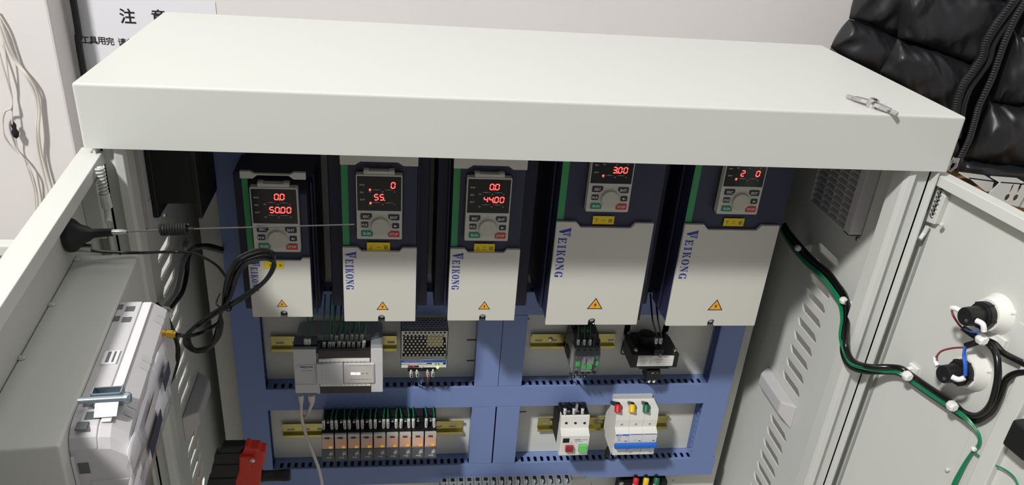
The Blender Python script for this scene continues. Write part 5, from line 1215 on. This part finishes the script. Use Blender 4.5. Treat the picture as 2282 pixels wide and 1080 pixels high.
t = thing('cable', 'black cable running from the lamp tie off the right picture edge', 'cable', tuple(at(2230,780,pl=prd(0))))
MB().tube([rp(2146,730,('R',.004)),rp(2172,748,('R',.0)),rp(2192,757,('R',-.002)),rp(2215,765,('R',-.004)),rp(2235,785,('R',-.006)),rp(2262,800,('R',-.008)),rp(2310,822,('R',-.008))],0.0040,10,8).build('cable_sheath','blacks',t,smooth=True)
for k in range(4):
    o_ = [(-4,-1),(-2,2),(1,0),(-1,-3)][k]
    def dxf(i, k=k, o_=o_):
        w_ = 3.0*math.sin(i*0.9+k*1.6)
        if i < 9: return (-7+o_[0]*1.2+w_*0.6, 3+o_[1])
        if i < 12: return (o_[0], -3+o_[1]*1.5)
        return (-3+o_[0], 2+o_[1]*1.5)
    ex = [(2150+o_[0],928+o_[1]*1.5,('R',-.004)),(2175+o_[0]*.6,955+o_[1],('R',-.008)),(2184+o_[0]*.6,975+o_[1],('R',-.010)),(2182+o_[0]*.6,990,('R',-.011)),(2170+o_[0]*.4,1003,('R',-.012)),(2150+o_[0],1035,('R',-.012)),(2128+o_[0]*1.5,1080,('R',-.012)),(2118,1110,('R',-.012))]
    if k == 3: ex = ex[:5]+[(2178,1012,('R',-.012)),(2205,1030,('R',-.012)),(2240,1046,('R',-.012)),(2262,1065,('R',-.012)),(2272,1090,('R',-.012))]
    t = thing('wire', 'thin green wire branching right from the small tie on the right door' if k==3 else 'green wire along the right wall and door, %s of three down to the picture bottom' % ('leftmost','middle','rightmost')[[0,1,2][k]], 'wire', tuple(rp(*route[8])), None if k==3 else 'green wires beside the black cables')
    MB().tube(path(dxf,ex,.0035),0.0014 if k<3 else 0.0011,6,8).build('conductor','wgreen2',t,smooth=True)
ties = [('small white cable tie nearest the rightmost drive',(1778,553,('X',.962)),9,(1803,550,XR)),('white cable tie at the bend on the right wall',(1880,670,('X',.968)),10,(1903,686,XR)),
        ('white cable tie with clear mount near the hinge side of the right door',(2022,838,('R',0)),12,(2038,822,None)),('white cable tie below the lower lamp on the right door',(2122,905,('R',0)),12,None),
        ('white cable tie gathering cables between the two lamps',(2188,757,('R',.008)),12,(2222,760,None)),('tiny white tie where the green wires split',(2170,1000,('R',-.010)),6,None)]
for lab,(x,y,s),sz_,mnt in ties:
    p = rp(x,y,s,lift=.004); r = sz_/FPX*0.98
    t = thing('cable_tie', lab, 'cable tie', tuple(p))
    q = MB(); q.lathe(p+Vector((0,r*0.8,0)),(0,-1,0.1),[(0,r*0.9),(r*0.5,r*1.05),(r*1.4,r*1.0),(r*1.7,r*0.6)],7); q.build('tie_head','nylon',t,bevel=0.0005)
    if mnt:
        mx,my,mX = mnt
        if mX: 
            m0 = at(mx,my,X=mX); q = MB(); q.box(m0.x-0.005,m0.x,m0.y-0.008,m0.y+0.008,m0.z-0.007,m0.z+0.007); q.hexa([(m0.x-0.001,m0.y-0.003,m0.z+0.005),(m0.x-0.001,m0.y+0.003,m0.z+0.005),(m0.x-0.001,m0.y+0.003,m0.z-0.005),(m0.x-0.001,m0.y-0.003,m0.z-0.005)],[p+Vector((0,-.002,.002)),p+Vector((0,.002,.002)),p+Vector((0,.002,-.002)),p+Vector((0,-.002,-.002))]); q.build('tie_mount','nylon',t,bevel=0.0005)
        else:
            m0 = RD(at(mx,my,pl=PRF)); q = MB(); q.T = TR; w0 = 0.008 if sz_<12 or x<2100 else 0.013; q.box(m0.x-w0,m0.x+w0,-0.0165,-0.0125,m0.z-w0*0.7,m0.z+w0*0.7); q.box(m0.x-w0*0.5,m0.x+w0*0.2,-0.0130,-0.006,m0.z-0.004,m0.z+0.002); q.build('tie_mount','nylon',t,bevel=0.0006)
# pilot lamps
def lamp(lab, base, tip, nm):
    b0 = at(*base, pl=PRF); 
    best = None
    for i in range(10,140):
        L = i*0.001; x,y = proj(b0+vR*L); e = abs(x-tip[0])
        if best is None or e < best[0]: best = (e, L)
    L = best[1]
    t = thing('pilot_lamp', lab, 'lamp', tuple(b0))
    q = MB(); q.lathe(b0,vR,[(0,0.0250),(0.002,0.0245),(L*0.10,0.0225),(L*0.30,0.0200),(L*0.34,0.0192),(L*0.345,0.0150)],36); base_ = q.build('mounting_ring','mcbw',t,smooth=True)
    for th in (0.6,3.7):
        c = b0+uR*(0.0235*math.cos(th))+Vector((0,0,0.0235*math.sin(th))); MB().lathe(c,vR,[(0,0.0035),(0.003,0.003),(0.005,0.0015)],8).build('ring_nub','mcbw',base_,smooth=True)
    q = MB(); q.lathe(b0,vR,[(L*0.33,0.0162),(L*0.36,0.0165),(L*0.50,0.0163),(L*0.505,0.0150),(L*0.56,0.0150),(L*0.565,0.0118),(L*0.97,0.0112),(L,0.0106)],32); lb_ = q.build('lamp_body','black',t,smooth=True)
    for k in range(10):
        th = k*math.pi/5; c = b0+vR*(L*0.345)+uR*(0.0163*math.cos(th))+Vector((0,0,0.0163*math.sin(th))); MB().cyl(c,c+vR*(L*0.15),0.0012,n=6).build('grip_rib','blackm',lb_) if k%2==0 else None
    for s_ in (-1,1):
        c = b0+vR*(L+0.0001)+uR*(s_*-0.0045)+Vector((0,0,s_*0.003)); MB().lathe(c,vR,[(0,0.0022),(0.0004,0.0022),(0.0005,0.0014)],12).build('terminal_hole','steel' if s_<0 else 'blackm',lb_,smooth=True)
    return t, b0, L
l1 = lamp('upper black pilot lamp body in white ring on the right door', (2222,699), (2150,712), 'u')
l2 = lamp('lower black pilot lamp body in white ring on the right door', (2171,826), (2100,842), 'l')
def lw(lab, mt, pts, fer=None, r=0.0013):
    v = [rp(x,y,('R',z)) for x,y,z in pts]; t = thing('wire', lab, 'wire', tuple(v[0])); MB().tube(v,r,6,8).build('conductor',mt,t,smooth=True)
    if fer: 
        f = [rp(x,y,('R',z)) for x,y,z in fer]; MB().tube(f,0.0032,10,4).build('marker_sleeve','ferr',t,smooth=True)
Zt = l1[2]-0.0165
lw('maroon wire bowed at the left of the upper lamp','wred',[(2146,732,.01),(2135,720,.02),(2124,702,.03),(2121,690,Zt-.004)],[(2121,686,Zt-.004),(2130,687,Zt-.004),(2143,694,Zt-.008)])
lw('blue wire under the upper lamp','wblue',[(2150,733,.01),(2165,739,.016),(2182,739,.02),(2190,735,.022)],[(2193,738,.022),(2190,722,.024),(2176,714,.026)])
lw('maroon wire arching over the lower lamp','wred',[(2150,774,.008),(2125,775,.014),(2098,782,.024),(2086,796,.034)],[(2084,794,Zt-.004),(2085,806,Zt-.004),(2090,815,Zt-.004)])
lw('bright blue wire crossing the front of the lower lamp','wblue',[(2151,773,.008),(2148,790,.030),(2151,812,.034),(2151,836,.032)],[(2150,841,.030),(2136,845,.034),(2121,839,.038)],0.0022)
# black block at the right edge of the door
t = thing('push_button_block', 'black switch block at the right picture edge on the right door', 'switch', tuple(at(2282,975,pl=PRF)))
p = RD(at(2304,970,pl=PRF)); q = MB(); q.T = TR; q.box(p.x-0.012,p.x+0.02,-0.015,0.010,p.z-0.018,p.z+0.018); q.build('block_body','blackm',t,bevel=0.003)
q = MB(); q.T = TR; q.box(p.x-0.014,p.x-0.006,-0.005,0.006,p.z-0.015,p.z-0.004); q.build('block_latch','blackm',t,bevel=0.002)

# ------------------------------------------------------------------ on the roof: double-ended cabinet key
k0 = at(1888,212,Z=0.004); k1 = at(2001,252,Z=0.004); kc = (k0+k1)/2; kd = (k1-k0).normalized(); ks = Vector((-kd.y,kd.x,0)); KLn = (k1-k0).length
t = thing('wing_key', 'small shiny metal wing key lying on the right front corner of the roof', 'key', (kc.x,kc.y,0))
fr_ = lambda p: Vector((kc.x,kc.y,0))+kd*p.x+ks*p.y+Vector((0,0,p.z))
for s_ in (-1,1):
    q = MB(); q.T = fr_; h = KLn/2
    prof_ = [(0.003,0.0050,0.0075),(0.014,0.0056,0.0070),(0.026,0.0042,0.0062),(h*0.75,0.0026,0.0054),(h,0.0022,0.0050)]
    prev = None
    for (xx,hw,ht) in prof_:
        ring = [(s_*xx,-hw,ht-0.0042),(s_*xx,hw,ht-0.0042),(s_*xx,hw*0.7,ht),(s_*xx,-hw*0.7,ht)]
        if prev: q.hexa(prev,ring)
        prev = ring
    q.build('key_wing','steel',t,bevel=0.0006)
q = MB(); q.lathe((kc.x,kc.y,0.0003),(0.1,-0.2,1),[(0,0.0060),(0.002,0.0070),(0.007,0.0070),(0.010,0.0055),(0.0101,0.0036),(0.005,0.0034)],20); q.build('key_hub','steel',t,smooth=True)

# ------------------------------------------------------------------ notice on the wall and black cable
yW = YB-0.0012
pp = [at(142,-60,Y=yW),at(480,6,Y=yW)]
x0 = at(143,5,Y=yW).x; x1 = at(480,10,Y=yW).x; z1 = at(300,0,Y=yW).z+0.004; 
t = thing('paper_notice', 'white paper notice with black Chinese characters taped to the back wall', 'notice', ((x0+x1)/2,YB,-0.2))
MB().box(x0,x1,yW,yW+0.0003,-0.36,z1).build('sheet','paper',t)
def ctext(ch,px,py,size,dx=0):
    p = at(px,py,Y=yW-0.0003); q = MB(); q.text(ch,p.x,p.z,size,yW-0.0003,bold=True); return q
s1 = (at(284,20,Y=yW).z-at(284,50,Y=yW).z)*1.18
q = ctext('注',284,36,s1); q2 = ctext('意',354,38,s1); q.v, q.f = q.v+q2.v, q.f+[tuple(i+len(q.v) for i in f) for f in q2.f]
q.build('heading_characters','ink',t,kind='stuff')
s2 = s1*0.54; q = MB()
for ch,px,py in (('工',190,89),('具',208,90),('用',226,91),('完',245,92),('请',272,94),('放',292,95),('回',310,96)):
    p = at(px,py,Y=yW-0.0003); q.text(ch,p.x,p.z,s2,yW-0.0003,bold=True)
q.build('text_characters','ink',t,kind='stuff')
t = thing('wall_cable', 'thick straight black cable hanging down the back wall over the notice', 'cable', tuple(at(175,80,Y=YB-.02)))
cA = at(161,-10,Y=YB-0.012); cB = at(187,165,Y=YB-0.012)
MB().tube([cA+Vector((0,0,.3)),cA,(cA+cB)/2+Vector((0.001,0,0)),cB,cB+Vector((0.0,0,-.6))],0.0058,10).build('cable_sheath','blacks',t,smooth=True)
# loose pale cables on the left wall column
def wc(lab, pts, r, mt='wwhite', y=YC-0.006):
    t = thing('cable', lab, 'cable', tuple(at(*pts[len(pts)//2],Y=y)), 'loose cables hanging in front of the left wall')
    MB().tube([at(a,b,Y=y-0.006*math.sin(i*1.1)**2) for i,(a,b) in enumerate(pts)],r,8,8).build('cable_sheath',mt,t,smooth=True); return t
wc('white cable, right-hand of the loose pair on the left wall',[(-12,20),(4,55),(22,105),(40,140),(62,170),(80,200),(88,240),(86,290),(92,340),(108,400),(118,440),(122,500)],.0022,y=YC-.009)
wc('white cable, left-hand of the loose pair on the left wall',[(-14,30),(0,62),(14,100),(32,135),(56,168),(76,205),(83,240),(81,290),(86,340),(100,400),(110,450),(114,500)],.0020,y=YC-.008)
wc('cream cable kinked sideways above the black clip on the left wall',[(-8,90),(4,140),(18,185),(26,215),(25,240),(12,248),(6,270),(9,300),(25,325),(50,350),(70,385),(82,430),(84,470),(82,520)],.0017,y=YC-.010)
wc('thin cream cable through the black clip on the left wall',[(0,60),(12,120),(20,180),(27,220),(27,272),(34,300),(40,335),(56,360),(70,400),(78,440),(80,520)],.0013,y=YC-.010)
t = thing('crocodile_clip', 'small black crocodile clip on a thin cable against the left wall', 'clip', tuple(at(32,290,Y=YC-.03)))
a = at(28,270,Y=YC-.013); b = at(37,308,Y=YC-.013); q = MB(); d = b-a; q.lathe(a,d,[(0,0.0015),(d.length*.2,0.0045),(d.length*.45,0.0035),(d.length*.65,0.0065),(d.length*.9,0.0045),(d.length,0.001)],10); q.build('clip_boot','blackm',t,smooth=True)

# ------------------------------------------------------------------ table outside the left door
yt = 0.20; a = at(-60,526,Y=yt); b = at(60,551,Y=yt)
ztb = (a.z+b.z)/2; xR_t = at(75,552,Y=yt).x
t = thing('standing_panel', 'grey-green panel with white top rail standing left of the open left door', 'panel', (xR_t-0.4,yt+.01,ZF))
zt2 = at(30,548,Y=yt).z
MB().box(xR_t-0.9,xR_t,yt,yt+0.022,zt2-0.016,zt2).build('top_rail','paint',t,bevel=0.002)
MB().box(xR_t-0.88,xR_t-0.02,yt+0.006,yt+0.020,ZF,zt2-0.016).build('panel_sheet','greenpanel',t,bevel=0.002)

p = at(427,1004,X=-0.10)
t = thing('orange_case', 'orange case seen through the lower louvre slots of the left wall', 'case', (-0.12,p.y,ZF))
MB().box(-0.17,-0.06,p.y-0.10,min(p.y+0.08,0.59),ZF,p.z+0.012).build('case_body',mat('orange_plastic', S(225,150,80), 0.5),t,bevel=0.004)
MB().box(-0.166,-0.064,p.y-0.096,min(p.y+0.076,0.586),p.z+0.012,p.z+0.018).build('case_lid','cardboard',t,bevel=0.002)

# ------------------------------------------------------------------ power tool at the bottom left
yt = 0.02
def tz(x,y,Y=yt): return at(340+x/3.6,780+y/3.6,Y=Y)
t = thing('hand_tool', 'black and red hand tool with ribbed grip poking up at the bottom left', 'tool', tuple(tz(700,950)))
def tool_seg(prof, ycen, mt, nm, par=t, depth=0.03, bev=0.0025):
    q = MB(); pts = [(tz(x,y).x, tz(x,y).z) for x,y in prof]; q.prism(pts, ycen-depth, ycen+depth, 'y'); return q.build(nm,mt,par,bevel=bev,seg=3)
tool_seg([(535,806),(545,792),(735,788),(700,850),(690,1130),(420,1130),(440,1060),(455,1050),(470,960),(485,930),(490,860),(510,850),(522,845)], yt+0.012, 'black', 'grip_housing', depth=0.008)
for yy in (850,940,1050):
    a = tz(500-(yy-850)*0.25,yy); b = tz(690,yy-6); MB().box(a.x,b.x,yt+0.0025,yt+0.010,a.z-0.0012,a.z+0.0012).build('grip_rib','black',t,bevel=0.0008)
red = tool_seg([(735,786),(765,786),(775,798),(850,802),(860,822),(900,825),(895,900),(870,960),(865,1060),(855,1130),(660,1130),(664,1060),(690,980),(692,850),(715,842)], yt+0.012, 'toolred', 'red_housing', depth=0.010)
tool_seg([(700,845),(790,848),(815,865),(818,890),(790,900),(788,955),(735,958),(728,946),(700,944)], yt-0.001, 'toolred', 'raised_pad', par=red, depth=0.003, bev=0.0015)
p = tz(803,878,yt-0.004); MB().lathe(p,(0,-1,0),[(0,0.0036),(0.002,0.0034),(0.003,0.0015)],12).build('screw','steel',red,smooth=True)
a = tz(860,1008,yt+0.012); b = tz(1105,998,yt+0.012); d = b-a; L_ = d.length
q = MB(); q.lathe(a,d,[(0,0.0085),(L_*.1,0.0085),(L_*.12,0.0078),(L_*.5,0.0076),(L_*.72,0.0082),(L_*.74,0.0086),(L_*.97,0.0086),(L_,0.0075)],20); q.build('nozzle','blackm',t,smooth=True)

# ------------------------------------------------------------------ right background: carton with metal brackets
yk = 0.40
def bp(x,y,Y=yk): return at(2060+x/4.694,290+y/4.694,Y=Y)
zc = bp(700,720,.42).z-0.01
t = thing('cardboard_sheet', 'flat brown cardboard lying under the metal brackets behind the right door', 'cardboard', (1.6,0.5,zc-0.02))
MB().box(1.10,1.95,0.425,0.655,zc-0.02,zc).build('box_body','cardboard',t,bevel=0.002)
t = thing('work_bench', 'white workbench behind the right door carrying cardboard and metal brackets', 'bench', (1.5,0.52,ZF))
MB().box(1.07,2.0,0.39,0.665,zc-0.05,zc-0.0205).build('bench_top','paint',t,bevel=0.002)
for X_ in (1.09,1.95):
    for Y_ in (0.40,0.63): MB().box(X_,X_+0.03,Y_,Y_+0.03,ZF,zc-0.05).build('leg','paint',t)
t = thing('dark_board', 'dark brown board standing in the gap under the jacket', 'board', (1.10,0.6,ZF))
MB().box(at(2125,380,Y=.60).x,at(2163,380,Y=.60).x,0.60,0.62,ZF,at(2150,200,Y=.60).z).build('board_panel','brown',t)
# two perforated steel brackets on the carton
def bracket(lab, P_, holes, y, thick=0.02, flange=True):
    pts = [(bp(x,yy,y).x,bp(x,yy,y).z) for x,yy in P_]
    t = thing('metal_bracket', lab, 'bracket', (sum(p[0] for p in pts)/len(pts), y, min(p[1] for p in pts)))
    hs = []
    for (x,yy,w_,h_) in holes:
        c = bp(x,yy,y); hs.append(circ(c.x,c.z,w_,12,h_))
    MB().plate(pts,hs,y,y+0.002,'y').build('bracket_plate','paint',t)
    a_, b__ = pts[0], pts[1]
    if flange:
        q = MB(); q.hexa([(a_[0],y,a_[1]),(b__[0],y,b__[1]),(b__[0],y+0.03,b__[1]),(a_[0],y+0.03,a_[1])],[(a_[0],y,a_[1]-0.002),(b__[0],y,b__[1]-0.002),(b__[0],y+0.03,b__[1]-0.002),(a_[0],y+0.03,a_[1]-0.002)]); q.build('bracket_flange','paint',t)
    return t
bracket('white perforated metal bracket at the right edge below the jacket', [(800,540),(1075,560),(1075,640),(985,800),(640,720),(690,650)], [(868,702,0.0052,0.0068),(957,706,0.0052,0.0068),(915,612,0.0024,0.010),(1000,600,0.0030,0.012)], 0.405)
bracket('slanted white metal plate below the hem of the jacket', [(460,495),(730,530),(700,640),(640,640)], [], 0.430)
bracket('tan board corner at the right edge behind the bracket', [(1030,690),(1120,690),(1120,830),(985,800)], [], 0.412, flange=False)

# ------------------------------------------------------------------ quilted jacket
YJ = 0.56
jk = thing('puffer_jacket', 'black quilted puffer jacket hanging on the wall right of the cabinet', 'jacket', tuple(at(2150,150,Y=YJ)))
def vnoise(u, v, s):
    from mathutils import noise
    return noise.noise(Vector((u, v, s)))
def puff(top, bot, depth=0.035, yoff=0.0, nu=26, nv=16, wr=1.0, seed=0, nm='quilted_panel', edge=0.5):
    """top and bot: polylines in photo pixels, joined into a pillow standing around the plane YJ"""
    def samp(pl, t):
        n = len(pl)-1; x = t*n; i = min(int(x), n-1); f = x-i
        return Vector((pl[i][0]*(1-f)+pl[i+1][0]*f, pl[i][1]*(1-f)+pl[i+1][1]*f))
    vs = []; 
    for side in (0,1):
        for j in range(nv+1):
            for i in range(nu+1):
                u, v = i/nu, j/nv
                p = samp(top,u)*(1-v)+samp(bot,u)*v
                e = (max(0,1-abs(2*v-1)**2.6)**0.62)*(max(0,1-abs(2*u-1)**16)**0.5)
                w_ = 0
                if side == 0:
                    fr = abs(2*v-1)
                    w_ = wr*(0.0085*vnoise(u*3.2+v*1.5+seed, v*1.3, seed)+0.0062*vnoise(u*9-v*4, v*1.2+seed, seed*2)*(0.15+fr**2)+0.0012*vnoise(u*20+v*6,v*3,seed*3)*fr)*min(1,e*2)
                y = YJ+yoff+(-1 if side==0 else 0.6)*depth*e-w_*1.6
                w3 = at(p.x,p.y,Y=YJ+yoff); vs.append(Vector((w3.x,y,w3.z)))
    fs = []; N = (nu+1)*(nv+1)
    for s_ in (0,1):
        for j in range(nv):
            for i in range(nu):
                a = s_*N+j*(nu+1)+i; fs.append((a,a+1,a+nu+2,a+nu+1))
    for i in range(nu): 
        fs.append((i,i+1,N+i+1,N+i)); b = nv*(nu+1)+i; fs.append((b,b+1,N+b+1,N+b))
    for j in range(nv):
        a = j*(nu+1); fs.append((a,a+nu+1,N+a+nu+1,N+a)); a = a+nu; fs.append((a,a+nu+1,N+a+nu+1,N+a))
    q = MB(); q.add(vs,fs); o = q.build(nm,'jacket',jk,smooth=True)
    for p_ in o.data.polygons: p_.use_smooth = True
    s_ = o.modifiers.new('sub','SUBSURF'); s_.levels = 1; s_.render_levels = 1
    return o
# sleeve
puff([(1915,-40),(1985,-50),(2060,-50)],[(1891,42),(1930,52),(1965,70),(2010,86)],0.026,-0.00,seed=1)
puff([(1891,42),(1930,52),(1965,70),(2010,86)],[(1850,105),(1880,130),(1950,180),(1990,190)],0.028,-0.00,seed=2)
puff([(1850,105),(1880,130),(1950,180),(2000,190)],[(1850,190),(1890,230),(1950,260),(2010,280)],0.028,0.0,seed=3)
# body, left of zip
puff([(2010,-110),(2080,-110),(2150,-100),(2270,-70)],[(2003,-20),(2080,-28),(2170,-20),(2262,0)],0.03,-0.03,seed=9)
puff([(2006,-25),(2080,-30),(2170,-22),(2258,5)],[(2000,84),(2050,100),(2110,122),(2172,146)],0.034,-0.03,seed=4,nu=34,nv=22,wr=1.5)
puff([(2000,86),(2050,100),(2110,122),(2174,146)],[(1960,160),(2030,215),(2090,248),(2128,264)],0.032,-0.03,seed=5,nu=34,nv=20,wr=1.7)
puff([(1960,160),(2030,215),(2090,248),(2128,264)],[(1975,280),(2030,320),(2080,350),(2120,370)],0.03,-0.02,seed=6)
# right half, in front of the opening
puff([(2288,-30),(2330,-30),(2400,-30)],[(2245,100),(2300,110),(2400,120)],0.03,-0.05,seed=7)
puff([(2252,60),(2300,70),(2400,90)],[(2206,222),(2245,232),(2330,232),(2400,235)],0.034,-0.055,seed=8,nu=30,nv=24,wr=1.8)
puff([(2204,225),(2245,233),(2330,233),(2400,236)],[(2150,352),(2210,364),(2300,372),(2400,378)],0.034,-0.055,seed=10,nu=34,nv=22,wr=1.8)
puff([(2142,352),(2200,362),(2290,372),(2400,380)],[(2130,384),(2200,396),(2290,412),(2400,420)],0.022,-0.055,seed=11,nm='hem_band',wr=0.8,nu=34,nv=10)
# plackets and zips
def strip(pts, r, nm, mt='jacket', yoff=-0.07, flat=1.0):
    q = MB(); q.tube([at(x,y,Y=YJ+yoff) for x,y in pts],r,10,8); return q.build(nm,mt,jk,smooth=True)
zl = [(2268,-10),(2240,28),(2215,62),(2196,96),(2188,128),(2168,158),(2145,190),(2132,225),(2126,262),(2118,300)]
strip(zl,0.009,'placket',yoff=-0.062); strip([(x+14,y+6) for x,y in zl],0.008,'placket',yoff=-0.055)
zr_ = [(2290,-5),(2262,40),(2240,90),(2226,130),(2212,170),(2196,205),(2180,240),(2172,270),(2160,310),(2140,352)]
strip(zr_,0.006,'placket',yoff=-0.088)
for pl_, yo in ((zl,-0.070),(zr_,-0.094)):
    q = MB(); pts = [at(x-3,y,Y=YJ+yo) for x,y in pl_]
    q.tube(pts,0.0016,6,8); q.build('zip_coil','blackm',jk,smooth=True)
    acc = []
    for i in range(len(pts)-1):
        nseg = max(1,int((pts[i+1]-pts[i]).length/0.0042))
        for k in range(nseg): acc.append((pts[i].lerp(pts[i+1],k/nseg),(pts[i+1]-pts[i]).normalized()))
    q = MB()
    for c,d in acc: q.cyl(c-Vector((0.0024,0.0010,0)),c+Vector((0.0024,-0.0010,0)),0.0010,n=5)
    q.build('zip_teeth','gdark',jk,kind='stuff')
q = MB()
a = at(2131,355,Y=YJ-.11); b = at(2116,382,Y=YJ-.11)
q.tube([a,(a+b)/2+Vector((0.004,-.003,0)),b],0.0028,8); q.tube([a+Vector((-.008,0,-.002)),(a+b)/2+Vector((-.010,-.004,0)),b+Vector((-.004,0,.002))],0.0022,8)
q.box(a.x-0.006,a.x+0.005,a.y-0.003,a.y+0.003,a.z-0.006,a.z+0.004)
q.build('zip_pull','steel',jk,smooth=True)
# dark lining visible through the opening
q = MB(); q.prism([(at(x,y,Y=YJ).x,at(x,y,Y=YJ).z) for x,y in ((1935,-30),(2400,-30),(2400,400),(2200,380),(2150,372),(2128,378),(2060,340),(1975,270),(1900,240),(1868,190),(1868,108),(1905,45))],YJ-0.004,YJ,'y'); q.build('lining','blackm',jk)
